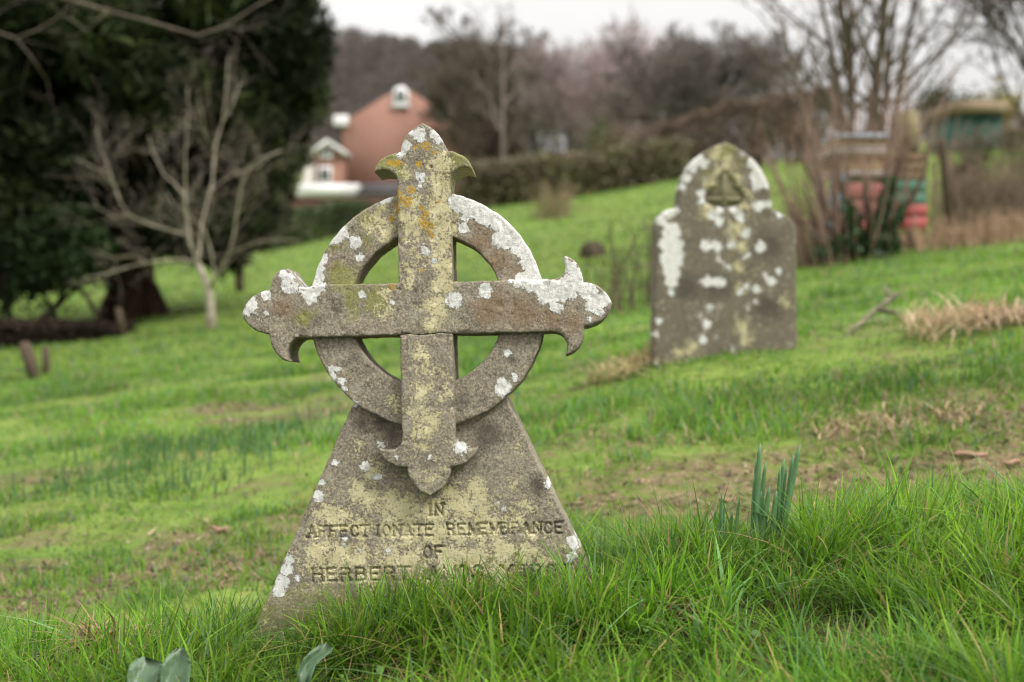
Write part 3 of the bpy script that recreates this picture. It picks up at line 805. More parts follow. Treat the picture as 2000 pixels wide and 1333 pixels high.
# ccw order seen from the front: right arm, top, left, (bottom is the shaft stone)
def smooth_arm(ang, broken=False):
    pts = arm_end(ang, broken)
    if broken: sh = {0, 4, 5, 7, 8, 13, 18, 24, 29}
    else: sh = sharp_full
    n = len(pts); p = [np.array(q) for q in pts]; out = []
    for i in range(n - 1):
        a, b = p[i], p[i + 1]
        a0 = p[i - 1] if (i not in sh and i > 0) else a * 2 - b
        b1 = p[i + 2] if (i + 1 not in sh and i + 2 < n) else b * 2 - a
        for j in range(3):
            t = j / 3
            out.append(.5 * (2 * a + (b - a0) * t + (2 * a0 - 5 * a + 4 * b - b1) * t * t + (3 * a - a0 - 3 * b + b1) * t ** 3))
    out.append(p[-1]); return out
HB = 51.0; HW = 53.0
joint = -49.0
head = []
head += smooth_arm(-math.pi / 2)                    # right arm: starts at its lower edge
head += [(HW, HB)] + smooth_arm(0)                  # top arm
head += [(-HW, HB)] + smooth_arm(math.pi / 2, True) # left arm, broken hook on its upper side
head += [(-HW, -HB), (-HW + 2, joint - 1), (-36, joint + 1.5), (-14, joint - 1.5), (8, joint - .5), (28, joint + 1.5), (HW - 2, joint - 1), (HW, -HB)]
head = np.array([np.array(q, float) for q in head])
shaft = smooth_arm(math.pi)                         # starts at its left edge, ends right
shaft = [np.array((-HW + 1, joint - 2.2))] + [np.array(q) for q in shaft] + [np.array((HW - 1, joint - 2.2)), np.array((28, joint + .3)), np.array((8, joint - 1.7)), np.array((-14, joint - 2.7)), np.array((-36, joint + .3))]
shaft = np.array(shaft)
def circle(r, n, ccw=True):
    t = np.linspace(0, 2 * np.pi, n, endpoint=False)
    if not ccw: t = t[::-1]
    return np.stack([r * np.cos(t), r * np.sin(t)], -1)

# the inscription, cut as worn V grooves into the front of the wedge
GL = {'A': [[(0, 0), (.5, 1), (1, 0)], [(.2, .36), (.8, .36)]], 'B': [[(0, 0), (0, 1), (.7, 1), (.9, .85), (.85, .6), (.6, .53), (0, .53)], [(.6, .53), (.95, .4), (.95, .12), (.7, 0), (0, 0)]],
      'C': [[(.95, .8), (.75, .98), (.35, .98), (.05, .7), (.05, .3), (.35, .02), (.75, .02), (.95, .2)]], 'E': [[(.95, 1), (0, 1), (0, 0), (.95, 0)], [(0, .52), (.7, .52)]],
      'F': [[(.95, 1), (0, 1), (0, 0)], [(0, .52), (.7, .52)]], 'H': [[(0, 0), (0, 1)], [(1, 0), (1, 1)], [(0, .52), (1, .52)]], 'I': [[(.5, 0), (.5, 1)]],
      'M': [[(0, 0), (.06, 1), (.5, .12), (.94, 1), (1, 0)]], 'N': [[(0, 0), (0, 1), (1, 0), (1, 1)]], 'O': [[(.35, 0), (.03, .3), (.03, .7), (.35, 1), (.65, 1), (.97, .7), (.97, .3), (.65, 0), (.35, 0)]],
      'R': [[(0, 0), (0, 1), (.7, 1), (.92, .83), (.9, .62), (.65, .5), (0, .5)], [(.5, .5), (1, 0)]], 'S': [[(.92, .82), (.7, 1), (.3, 1), (.08, .8), (.25, .56), (.75, .45), (.94, .22), (.7, 0), (.3, 0), (.05, .2)]],
      'T': [[(0, 1), (1, 1)], [(.5, 1), (.5, 0)]], 'V': [[(0, 1), (.5, 0), (1, 1)]], 'Y': [[(0, 1), (.5, .5), (1, 1)], [(.5, .5), (.5, 0)]]}
STROKES = []
def carve(text, u0, u1, vb, h):
    w = (u1 - u0) / (len(text) - .25)
    for i, ch in enumerate(text):
        if ch == ' ': continue
        gw = w * (.40 if ch == 'I' else .86 if ch == 'M' else .68); gx = u0 + i * w + (w * .3 if ch == 'I' else 0)
        for st in GL[ch]:
            q = [(gx + a * gw, vb + b * h) for a, b in st]
            for a, b in zip(q[:-1], q[1:]): STROKES.append((a, b))
        # small serifs
        if ch in 'AFHIMNRTY':
            for st in GL[ch]:
                for a, b in (st[0], st[-1]):
                    if b in (0, 1): STROKES.append(((gx + a * gw - 2.6, vb + b * h), (gx + a * gw + 2.6, vb + b * h)))
def vrow(px, py): return uv(px, py)
u0, vb = uv(828, 1009); carve('IN', u0, u0 + 37, vb, 22)
u0, vb = uv(597, 1054); u1, _ = uv(1101, 1044); carve('AFFECTIONATE REMEMBRANCE', u0, u1, vb, 21)
u0, vb = uv(826, 1092); carve('OF', u0, u0 + 40, vb, 22)
u0, vb = uv(606, 1140); u1, _ = uv(1118, 1125); carve('HERBERT AMOS YIROT', u0, u1, vb, 24)
SA = np.array([s[0] for s in STROKES]); SB = np.array([s[1] for s in STROKES])
def letter_depth(U):
    out = np.zeros(len(U))
    k = np.where((U[:, 1] < -370) & (U[:, 1] > -560))[0]
    for i0 in range(0, len(k), 4000):
        kk = k[i0:i0 + 4000]; p = U[kk][:, None]; ab = (SB - SA)[None]; ap = p - SA[None]
        t = np.clip((ap * ab).sum(-1) / np.maximum((ab * ab).sum(-1), 1e-9), 0, 1)
        d = np.sqrt(((ap - ab * t[..., None]) ** 2).sum(-1)).min(1)
        wn_ = 2.7 + 1.4 * (fbm(U[kk, 0] / 9, U[kk, 1] / 9, 3) - .5) * 2
        worn = np.clip(-.05 + 1.7 * fbm(U[kk, 0] / 26, U[kk, 1] / 26, 13, 3), .38, 1)
        out[kk] = np.clip((wn_ - d) / 1.8, 0, 1) * worn
    return out
def wedge_h(U, d):
    pits = np.clip(fbm(U[:, 0] / 7, U[:, 1] / 7, 91, 3) - .66, 0, 1) * .010
    wave = (fbm(U[:, 0] / 40, U[:, 1] / 40, 95, 3) - .5) * .004
    return letter_depth(U) * .0085 + pits * (d > 6) + wave
def rough_h(U, d):
    return (np.clip(fbm(U[:, 0] / 8, U[:, 1] / 8, 191, 3) - .62, 0, 1) * .014 + (fbm(U[:, 0] / 35, U[:, 1] / 35, 195, 3) - .5) * .005) * np.clip(d / 5, 0, 1) + np.clip(fbm(U[:, 0] / 16, U[:, 1] / 16, 231, 3) - .60, 0, 1) * .022 * np.clip(1 - d / 9, 0, 1)
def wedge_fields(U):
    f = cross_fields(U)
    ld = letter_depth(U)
    f['stain_shade'][:, 2] = np.maximum(f['stain_shade'][:, 2], ld * .40 - .2)     # dirt and groove shade painted dark into the cut letters
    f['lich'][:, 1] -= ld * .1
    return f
monument = thing('cross_gravestone', 'tall lichen-covered ringed stone cross leaning slightly left on a wedge base', 'gravestone')
tan = math.tan(R(24.9))
hw = lambda v: 157 + (-190 - v) * tan
wedge = np.array([(-hw(-760), -760), (hw(-760), -760), (hw(-150), -150), (-hw(-150), -150)])
RD = P(C0[0], C0[1], STONE_Y)
Mrot = Matrix.Rotation(R(-2.8), 4, 'Z') @ Matrix.Rotation(R(-5.2), 4, 'X') @ Matrix.Rotation(-ROLL, 4, 'Y')
monument.matrix_world = Matrix.Translation(RD - (Mrot @ Vector((0, 0, -V0 * SC)))) @ Mrot
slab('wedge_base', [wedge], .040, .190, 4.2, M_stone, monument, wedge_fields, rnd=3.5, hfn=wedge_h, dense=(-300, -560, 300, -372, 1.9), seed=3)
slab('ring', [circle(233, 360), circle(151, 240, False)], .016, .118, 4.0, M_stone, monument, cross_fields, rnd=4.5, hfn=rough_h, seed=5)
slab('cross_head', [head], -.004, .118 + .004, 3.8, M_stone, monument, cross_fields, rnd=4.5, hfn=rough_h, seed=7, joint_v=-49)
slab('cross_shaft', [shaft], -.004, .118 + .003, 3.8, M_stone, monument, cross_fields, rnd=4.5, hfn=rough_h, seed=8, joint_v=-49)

# ------------------------------------------------------------------ arched headstone behind
HY = 6.7; HC = (1416.0, 500.0); HSC = HY / F
def huv(px, py): return (px - HC[0], HC[1] - py)
ho = [(1276, 800), (1562, 800), (1558, 560), (1556, 442), (1546, 428), (1530, 419), (1509, 409), (1507, 388), (1501, 362), (1490, 338), (1474, 316), (1452, 298), (1430, 285), (1414, 279),
      (1398, 285), (1376, 297), (1355, 314), (1339, 336), (1328, 362), (1323, 388), (1322, 408), (1303, 412), (1288, 424), (1279, 440), (1278, 560)]
ho = [huv(*q) for q in ho]
ho_s = np.array(smooth_poly(ho, {0, 1, 3, 6, 13, 20, 23}, 4))
hole = [(1414, 338), (1403, 346), (1395, 357), (1402, 364), (1389, 369), (1378, 379), (1377, 392), (1389, 401), (1414, 405), (1440, 401), (1452, 392), (1452, 379), (1440, 369), (1427, 364), (1435, 357), (1425, 345)]
hole = np.array(smooth_poly([huv(*q) for q in hole], {0, 3, 13}, 3))
HWHITE = [(1312, 455, 20), (1310, 480, 24), (1312, 505, 25), (1312, 530, 18), (1310, 550, 14), (1306, 418, 14), (1292, 432, 12), (1320, 412, 8), (1365, 315, 14), (1350, 330, 13), (1338, 350, 10), (1333, 366, 9), (1375, 322, 10), (1470, 320, 14), (1482, 340, 18), (1490, 355, 16), (1478, 362, 12), (1446, 301, 8), (1522, 418, 9), (1500, 400, 10), (1480, 405, 12),
          (1390, 420, 12), (1405, 412, 10), (1402, 432, 12), (1434, 412, 10), (1445, 425, 12), (1458, 455, 10), (1380, 480, 12), (1400, 482, 13), (1372, 478, 9), (1430, 478, 10), (1486, 482, 12), (1420, 522, 8), (1380, 550, 13), (1400, 550, 13), (1412, 552, 10), (1508, 548, 11), (1522, 530, 8), (1478, 565, 10), (1458, 561, 7), (1447, 570, 7), (1386, 601, 9), (1368, 618, 9), (1383, 634, 10), (1374, 664, 10), (1399, 660, 6), (1287, 627, 8), (1282, 652, 7), (1282, 708, 8), (1310, 573, 7), (1434, 682, 7), (1404, 505, 8), (1460, 500, 8), (1366, 380, 10), (1370, 395, 8), (1494, 538, 7), (1475, 590, 6), (1462, 602, 6)]
def hblob(U, lst, s):
    f = np.full(len(U), -3.)
    for b in lst:
        u, v = huv(b[0], b[1]); f = np.maximum(f, (b[2] - np.hypot(U[:, 0] - u, U[:, 1] - v)) / s)
    return np.clip(f, -3, 2)
def head_fields(U):
    c = hblob(U, [(1414, 320, 16), (1405, 345, 14), (1430, 345, 14), (1450, 370, 12), (1386, 362, 12), (1455, 400, 12), (1380, 410, 12), (1440, 450, 16), (1444, 480, 12), (1442, 520, 10), (1450, 560, 8), (1450, 640, 12), (1460, 660, 12), (1536, 590, 8), (1350, 680, 12), (1330, 690, 10), (1400, 300, 14)], 24.)
    gr = hblob(U, [(1414, 300, 30), (1440, 320, 20), (1380, 340, 16), (1414, 370, 34)], 34.)
    return {'lich': np.stack([hblob(U, HWHITE, 13.) - .10, np.maximum(c, -1.05), np.full(len(U), -3.)], -1),
            'stain_shade': np.stack([np.full(len(U), -.4), gr, hblob(U, [(1400, 560, 40), (1500, 480, 40), (1500, 600, 40), (1340, 560, 40)], 40.)], -1)}
def head_h(U, d):
    # a worn moulding follows the arch and a raised rib runs down from the apex
    rim = np.exp(-((d - 20) / 5) ** 2) * .004
    return rim * (U[:, 1] > 60)
headstone = thing('arched_headstone', 'grey-brown arched headstone with shoulders and white lichen spots, up the slope', 'headstone')
hb = P(HC[0], HC[1], HY)
hz0 = -300.0
Hrot = Matrix.Rotation(R(3.0), 4, 'Z') @ Matrix.Rotation(R(-1.5), 4, 'X') @ Matrix.Rotation(R(.3), 4, 'Y')
headstone.matrix_world = Matrix.Translation(hb - (Hrot @ Vector((0, 0, -hz0 * HSC)))) @ Hrot
slab('slab', [ho_s, hole], 0, .11, 7, M_stone2, headstone, head_fields, rnd=5, hfn=head_h, sc=HSC, v0=hz0, wob=1.2, seed=21)
mb = MB()
for (cx, cy, w, h) in [(1414, 372, 13, 66), (1414, 390, 70, 9)]:
    u, v = huv(cx, cy)
    mb.box((u - w / 2) * HSC, (u + w / 2) * HSC, .004, .022, (v - hz0 - h / 2) * HSC, (v - hz0 + h / 2) * HSC, bev=.006)
u, v = huv(1414, 372)
mb.box((u - 42) * HSC, (u + 42) * HSC, .015, .100, (v - hz0 - 40) * HSC, (v - hz0 + 40) * HSC)
M_recess = simple_mat('recess_stone', (.13, .12, .07), (.21, .20, .12), 30, .95, .1, .6)
mb.build('trefoil_recess', M_recess, headstone)

# a small rounded stone far down the lawn
q = G(1157, 24.0); w = 48 * mpp(24) / 2
small = thing('small_rounded_headstone', 'small dark rounded stone alone on the far lawn', 'headstone', (q.x, q.y, q.z))
t = np.linspace(0, math.pi, 13)
poly = [(-w, -.15), (w, -.15)] + [(w * math.cos(a), w * .55 + w * .75 * math.sin(a) * 1.0) for a in t]
mb = MB(); mb.prism(poly, -.06, .06); mb.build('slab', simple_mat('dark_stone', (.045, .035, .026), (.10, .075, .05), 14), small)

# ------------------------------------------------------------------ trees
def tint(c, n, v=.25):
    c = np.array(c)[None]; return c * (1 + rng.uniform(-v, v, (n, 1)))
def seg_obj(name, seg, c, mat, parent, sides=4, v=.2):
    me = segs_mesh(name, seg, sides)
    n = len(me.vertices)
    cols = np.repeat(tint(c, len(seg), v), 2 * sides, 0)
    a = me.attributes.new('col', 'FLOAT_COLOR', 'POINT'); a.data.foreach_set('color', np.c_[cols, np.ones(n)].astype(np.float32).ravel())
    return link(name, me, mat, parent)
M_bark = None
def polyline(p, d, length, nseg, wig, rise, rnd):
    pts = [p.copy()]; d = d.normalized()
    for i in range(nseg):
        d = (d + Vector((rnd.gauss(0, wig), rnd.gauss(0, wig), rnd.gauss(0, wig) + rise))).normalized()
        p = p + d * (length / nseg); pts.append(p.copy())
    return pts
def grow(out, p, d, length, r, level, maxl, rnd, kids, wig=.16, rise=.04, ratio=.62, minr=.004):
    nseg = 4 if level < 2 else 3
    pts = polyline(p, d, length, nseg, wig, rise, rnd)
    for i in range(nseg):
        a = r * (1 - .75 * i / nseg); b = r * (1 - .75 * (i + 1) / nseg)
        out.setdefault(level, []).append((pts[i], pts[i + 1], max(a, minr), max(b, minr)))
    if level >= maxl: return
    n = kids[level]
    for k in range(n):
        t = .25 + .75 * (k + rnd.random()) / n
        f = t * nseg; i = min(int(f), nseg - 1)
        q = pts[i].lerp(pts[i + 1], f - i)
        dd = (pts[i + 1] - pts[i]).normalized()
        s = Vector((rnd.gauss(0, 1), rnd.gauss(0, 1), rnd.gauss(.1, .6))); s = (s - dd * s.dot(dd)).normalized()
        ang = rnd.uniform(.45, 1.0)
        nd = dd * math.cos(ang) + s * math.sin(ang)
        grow(out, q, nd, length * ratio * rnd.uniform(.7, 1.15) * (1.15 - .5 * t), r * (1 - .6 * t) * .6, level + 1, maxl, rnd, kids, wig, rise, ratio, minr)
def bare_tree(name, label, cat, base, H, r, seed, col=(.10, .085, .06), twig=(.10, .08, .062), nl=9, kids=(9, 6, 5, 4), maxl=4, trunks=1, spread=.25, first=.15, wig=.16, minr=.006, group=None, lean=0., ratio=.62, rise=.05):
    rnd = random.Random(seed)
    root = thing(name, label, cat, base, group=group)
    out = {}
    k = (nl,) + tuple(kids[1:])
    for i in range(trunks):
        a = 6.28 * i / max(trunks, 1) + rnd.random()
        d = Vector((math.cos(a) * spread * (trunks > 1) + lean, math.sin(a) * spread * (trunks > 1), 1))
        p = Vector((math.cos(a) * r * 1.2 * (trunks > 1), math.sin(a) * r * 1.2 * (trunks > 1), -.2))
        grow(out, p, d, H * .72 * rnd.uniform(.85, 1.05), r / (1 if trunks == 1 else 1.5), 0, maxl, rnd, k, wig * .5, .06, ratio, minr)
    tr = out.get(0, []) + out.get(1, [])
    seg_obj('trunk', tr, col, M_twig, root, 7, .12)
    cr_ = [s for l in out if l >= 2 for s in out[l]]
    seg_obj('crown', cr_, twig, M_twig, root, 3, .35)
    return root

def leaf_cloud(name, cen, nrm_jit, lw, lh, col, mat, parent, droop=0.):
    """many small leaf quads (n,3) with random orientation"""
    n = len(cen)
    a = rng.normal(0, 1, (n, 3)); a[:, 2] = a[:, 2] * (1 - droop) - droop * 1.2; a /= np.linalg.norm(a, axis=1, keepdims=True)
    b = rng.normal(0, 1, (n, 3)); b -= a * (a * b).sum(1, keepdims=True); b /= np.linalg.norm(b, axis=1, keepdims=True)
    hl = (np.asarray(lh) * rng.uniform(.6, 1.3, n))[:, None] * .5; hw_ = (np.asarray(lw) * rng.uniform(.6, 1.3, n))[:, None] * .5
    V = np.stack([cen - a * hl, cen + b * hw_, cen + a * hl, cen - b * hw_], 1).reshape(-1, 3)
    f = np.arange(4 * n).reshape(n, 4)
    me = mesh_from(name, V, [f], {'col': np.repeat(col, 4, 0)})
    return link(name, me, mat, parent)

# --- big dark yew at the left
YB = G(258, 22.5)
yew = thing('yew_tree', 'huge dark evergreen yew with a thick trunk filling the left side', 'tree', YB[:])
trunk = MB()
m = mpp(22.5)
trunk.tube([(0, 0, -.3), (0, 0, .12), (-.02, 0, .5), (-.04, .02, 1.2), (.0, .05, 2.4), (.05, .1, 4.5)], [.50, .42, .38, .36, .35, .22], 14)
for a in range(7):
    an = a * .9 + .3
    trunk.tube([(math.cos(an) * .28, math.sin(an) * .28, .55), (math.cos(an) * .46, math.sin(an) * .46, .12), (math.cos(an) * .56, math.sin(an) * .56, -.2)], [.11, .12, .09], 6)
for (dx, dy, z0, z1) in [(-2.5, -.5, 1.6, 2.6), (1.9, -.6, 1.9, 3.2), (.6, -1.8, 2.0, 3.0), (-1.2, 1.5, 2.1, 3.4), (2.3, .9, 2.5, 4.2)]:
    trunk.tube([(0, 0, z0 - .3), (dx * .4, dy * .4, z0 + .25), (dx, dy, z1)], [.2, .13, .05], 7)
trunk.build('trunk', simple_mat('yew_bark', (.030, .018, .012), (.075, .045, .03), 9, .95, .1, .8, (3, 3, .6), bd=.05), yew, smooth=True)
cl = []
# clumps: crown edge as seen (px at 22.5 m) and the drooping hem
edge = [(600, -40), (628, 10), (640, 70), (648, 150), (640, 230), (610, 290), (590, 340), (575, 390), (545, 430), (490, 465)]
for (px, py) in edge:
    for k in range(3): cl.append((px - 58 + random.uniform(-42, 14), py + random.uniform(-30, 30), random.uniform(-1.2, 1.6), random.uniform(30, 60)))
for _ in range(165):
    px = random.uniform(-420, 585); py = random.uniform(-420, 470)
    lim = 480 if px > 130 else 430
    if px > 560 - max(0, py - 300) * .8: continue
    cl.append((px, min(py, lim - 60), random.uniform(-2.6, 2.8), random.uniform(58, 95)))
for _ in range(34): cl.append((random.uniform(-320, 120), random.uniform(60, 440), random.uniform(-2.2, 2.4), random.uniform(70, 95)))
for px in range(-400, 500, 48):         # low hem
    cl.append((px, 455 + random.uniform(-30, 26) + (22 if px < 140 else 0), random.uniform(-2.2, 1.5), random.uniform(50, 70)))
pts = []; cols = []; 
for (px, py, dy, rr) in cl:
    c = P(px, py, 22.5 + dy) - YB; rad = rr * m
    n = int(560 * (rr / 62.) ** 2)
    d = rng.normal(0, 1, (n, 3)); d /= np.linalg.norm(d, axis=1, keepdims=True)
    rad_n = rad * rng.random((n, 1)) ** .28 * (1 + .25 * (fbm(d[:, 0] * 3 + px, d[:, 2] * 3 + py, 5, 2)[:, None] - .5))
    p = np.array(c[:])[None] + d * rad_n * np.array([[1.0, 1.0, .85]])
    p[:, 2] -= rng.random(n) ** 2 * rad * .5
    pts.append(p)
    tone = random.uniform(.55, 1.5)
    b = np.array([[.018, .026, .009]]) * tone * (1 + rng.uniform(-.4, .7, (n, 1)))
    b = b * (.55 + .9 * np.clip((d[:, 2:3] + .6) / 1.6, 0, 1) * 0 + .45)
    b = np.where(rng.random((n, 1)) < .16, b * np.array([[1.6, 1.4, 1.0]]), b)
    cols.append(b)
pts = np.concatenate(pts); cols = np.concatenate(cols)
leaf_cloud('crown', pts, 0, .060, .34, cols, M_yew, yew, droop=.55)

# --- dark laurel-like bush low at the left edge, under the yew
LB = G(60, 20.5)
bush = thing('evergreen_bush', 'dark low evergreen bush under the yew at the left edge', 'bush', LB[:])
mm = mpp(20.5); pts = []; cols = []
for _ in range(60):
    px = random.uniform(-260, 205); py = random.uniform(430, 585) - max(0, px - 60) * .30
    if 75 < px < 140 and py > 535: continue
    c = P(px, py, 20.5 + random.uniform(-.8, .9)) - LB; n = 300
    p = np.array(c[:])[None] + rng.normal(0, 1, (n, 3)) * 22 * mm
    pts.append(p); cols.append(np.array([[.018, .032, .010]]) * random.uniform(.5, 1.5) * (1 + rng.uniform(-.4, .6, (n, 1))))
leaf_cloud('foliage', np.concatenate(pts), 0, .06, .12, np.concatenate(cols), M_yew, bush, .2)
sg = []
rnd = random.Random(5)
for i in range(16):
    x0 = rnd.uniform(-1.6, 1.1); p = Vector((x0, rnd.uniform(-.5, .5), -.1 + 0)); p.z = gz(LB.x + p.x, LB.y + p.y) - LB.z - .05
    pp = polyline(p, Vector((rnd.gauss(0, .35), rnd.gauss(0, .3), 1)), rnd.uniform(.8, 1.6), 4, .15, .02, rnd)
    for a, b in zip(pp[:-1], pp[1:]): sg.append((a, b, .04, .032))
seg_obj('stem', sg, (.03, .022, .016), M_twig, bush, 5)

# brushwood heap in front of it, coloured dark to stand for plain shadow
HB_ = G(70, 19.0)
heap = thing('brushwood_heap', 'low heap of brushwood coloured dark as the shadow under the evergreen bush', 'brush pile', HB_[:])
sg = []
for i in range(900):
    x0 = rnd.uniform(-2.6, 1.05); y0_ = rnd.uniform(-.35, .6)
    hmax = .36 * max(.12, 1 - ((x0 + .9) / 2.2) ** 2 * .75)
    z0_ = gz(HB_.x + x0, HB_.y + y0_) - HB_.z + rnd.random() * hmax
    a = rnd.uniform(0, 6.28); l = rnd.uniform(.2, .6); d = Vector((math.cos(a), math.sin(a) * .7, rnd.gauss(0, .22)))
    c = Vector((x0, y0_, z0_)); r_ = rnd.uniform(.006, .022)
    sg.append((c - d * l / 2, c + d * l / 2, r_, r_ * .7))
seg_obj('branches', sg, (.028, .019, .014), M_twig, heap, 4, .5)
n = 2600; xx = rng.uniform(-2.6, 1.1, n); yy = rng.uniform(-.3, .6, n)
hm = .33 * np.maximum(.12, 1 - ((xx + .9) / 2.2) ** 2 * .75)
zz = zfun(HB_.x + xx, HB_.y + yy) - HB_.z + rng.random(n) * hm
leaf_cloud('dead_leaves', np.stack([xx, yy, zz], -1), 0, .09, .14, np.array([[.024, .017, .012]]) * (1 + rng.uniform(-.5, .7, (n, 1))), M_yew, heap)

# --- small pale bare tree on the lawn
TY_ = 18.0; TB = G(413, TY_)
ptree = thing('small_bare_tree', 'small pale-barked bare tree spreading its limbs before the dark yew', 'tree', TB[:])
limbs = [([(413, 662), (412, 610), (409, 570), (400, 545), (386, 515)], 12.5, 8, 0),
         ([(409, 572), (420, 541), (437, 515), (446, 499), (458, 455), (462, 420), (473, 357), (490, 325), (509, 310), (551, 294)], 9, 2, -.5),
         ([(386, 515), (375, 485), (362, 457), (340, 452), (315, 446), (285, 436), (252, 420), (235, 395), (226, 368), (200, 336), (147, 310)], 7, 1.6, .3),
         ([(386, 515), (371, 473), (362, 399), (362, 340), (362, 294), (368, 220), (366, 170)], 7, 1.5, -.2),
         ([(386, 515), (390, 488), (394, 436), (415, 357), (420, 284), (434, 240), (441, 190), (446, 110)], 7.5, 1.5, .5),
         ([(386, 512), (350, 506), (315, 509), (285, 514), (257, 520), (210, 535), (160, 545)], 5, 1.5, -.7),
         ([(440, 500), (470, 485), (504, 473), (540, 468), (590, 470)], 4, 1.2, -.6),
         ([(362, 385), (340, 358), (320, 341), (299, 299), (290, 265)], 4.5, 1.2, .6),
         ([(413, 372), (440, 350), (457, 341), (504, 326), (530, 300)], 4, 1.2, .8),
         ([(226, 368), (208, 320), (194, 284), (190, 247)], 3, 1, .2),
         ([(252, 420), (225, 425), (190, 405), (150, 400)], 2.6, 1, .5), ([(420, 300), (400, 260), (396, 225), (385, 195)], 3, 1, -.6),
         ([(420, 541), (412, 490), (400, 450), (380, 430), (340, 400), (320, 370)], 4, 1.2, .9), ([(434, 240), (455, 205), (470, 160)], 2.6, 1, .3),
         ([(285, 514), (260, 500), (225, 505), (190, 490)], 2.5, 1, -.3), ([(462, 420), (485, 400), (505, 380), (520, 340)], 3, 1, -.9)]
tr_m = MB(); tw = []
rnd = random.Random(3); tm = mpp(TY_)
for i, (pl, r0_, r1_, dep) in enumerate(limbs):
    n = len(pl); q = []
    for j, (a, b) in enumerate(pl):
        q.append(P(a, b, TY_ + dep * (j / (n - 1)) * 1.3) - TB)
    rr = [(r0_ + (r1_ - r0_) * (j / (n - 1)) ** .7) * tm * (.82 if i == 0 else .47) for j in range(n)]
    if i == 0: rr[0] *= 1.35
    tr_m.tube(q, rr, 8)
    for j in range(1, n - (1 if i else 1)):
        if i == 0: continue
        for _ in range(2):
            d = (q[j] - q[j - 1]).normalized() + Vector((rnd.gauss(0, .6), rnd.gauss(0, .6), rnd.gauss(.25, .5)))
            o_ = {}
            grow(o_, q[j], d, rnd.uniform(.35, .85), max(rr[j] * .35, .004), 2, 4, rnd, (0, 0, 3, 3), .2, .05, .62, .0018)
            for l in o_: tw += o_[l]
g = NT('pale_bark'); o = g.coord('Object'); nn = g.noise(10, 5, .6, o)
colr = g.mix(g.rng(nn, .35, .65), (.22, .19, .145), (.40, .355, .28)); colr = g.mix(g.rng(g.noise(4, 3, .5, o), .5, .65, 0, .6), colr, (.17, .19, .09))
tr_m.build('trunk', g.done(g.pbsdf(colr, .9, .15, g.bump(nn, .5, .02))), ptree, smooth=True)
seg_obj('crown', tw, (.19, .16, .125), M_twig, ptree, 3, .35)

# --- branches reaching in at the top left, from a tree standing outside the frame
OB = G(-330, 15.0)
otree = thing('overhanging_tree', 'bare grey branches reaching in across the top of the dark yew', 'tree', OB[:])
mb = MB(); om = mpp(15.)
mb.tube([P(-330, 790, 15) - OB, P(-325, 500, 15) - OB, P(-300, 200, 15) - OB, P(-240, -60, 15) - OB, P(-180, -300, 15) - OB], [.22, .18, .15, .11, .07], 9)
mb.build('trunk', M_bark or simple_mat('grey_bark', (.09, .075, .055), (.17, .145, .11), 8), otree, smooth=True)
mb = MB(); tw = []
for pl, r0_, r1_ in [([(-240, -60), (-80, -40), (100, -10), (210, 22), (300, 45), (385, 70), (440, 52), (500, 12), (560, -20)], 9, 2),
                     ([(-290, 140), (-150, 70), (-40, 52), (30, 75), (60, 110), (92, 158)], 8, 2), ([(210, 22), (170, 60), (140, 40), (110, 20)], 3, 1.5), ([(30, 75), (70, 60), (120, 30), (160, -20)], 3, 1.5), ([(440, 52), (470, 60), (520, 45)], 2.4, 1)]:
    q = [P(a, b, 15 + .1 * j) - OB for j, (a, b) in enumerate(pl)]; n = len(q)
    mb.tube(q, [(r0_ + (r1_ - r0_) * j / (n - 1)) * om * .6 for j in range(n)], 6)
    for j in range(1, n):
        o_ = {}; grow(o_, q[j], (q[j] - q[j - 1]).normalized() + Vector((rnd.gauss(0, .5), rnd.gauss(0, .5), rnd.gauss(-.1, .5))), rnd.uniform(.3, .7), .008, 2, 4, rnd, (0, 0, 3, 2), .2, .0, .6, .003)
        for l in o_: tw += o_[l]
mb.build('branch', simple_mat('branch_bark', (.06, .05, .036), (.12, .10, .075), 10), otree, smooth=True)
seg_obj('crown', tw, (.06, .05, .038), M_twig, otree, 3)

# --- posts and stumps on the left lawn
M_post = simple_mat('old_wood', (.055, .040, .028), (.12, .092, .065), 12, .9, .1, .5, (4, 4, .7))
def post(name, label, cat, pxa, pxb, r, Y, sides=8, pointed=True, group=None):
    b = P(pxa[0], pxa[1], Y); gzz = gz(b.x, b.y); b.z = gzz
    tp = P(pxb[0], pxb[1], Y)
    root = thing(name, label, cat, b[:], group=group)
    v = tp - b; mb_ = MB()
    mb_.tube([v * -.15, v * .5 + Vector((.004, 0, 0)), v * .93, v], [r * 1.05, r, r * .95, r * (.35 if pointed else .85)], sides)
    o_ = mb_.build(name, M_post, None, smooth=False)
    me_ = o_.data; bpy.data.objects.remove(o_)
    link('stake', me_, None, root)
    return root
post('grave_marker', 'broader leaning dark wooden stake on the left lawn', 'stake', (68, 712), (46, 668), .055, 12.5)
post('grave_marker', 'thin upright wooden stake beside the leaning one on the left lawn', 'stake', (90, 706), (88, 676), .035, 12.8)
post('wooden_stake', 'pale slanting wooden stake in front of the yew trunk', 'stake', (240, 645), (230, 600), .05, 19.0)
post('tree_stump', 'slim dark upright post on the lawn beyond the pale bare tree', 'post', (469, 570), (463, 497), .085, 27.0, pointed=False)

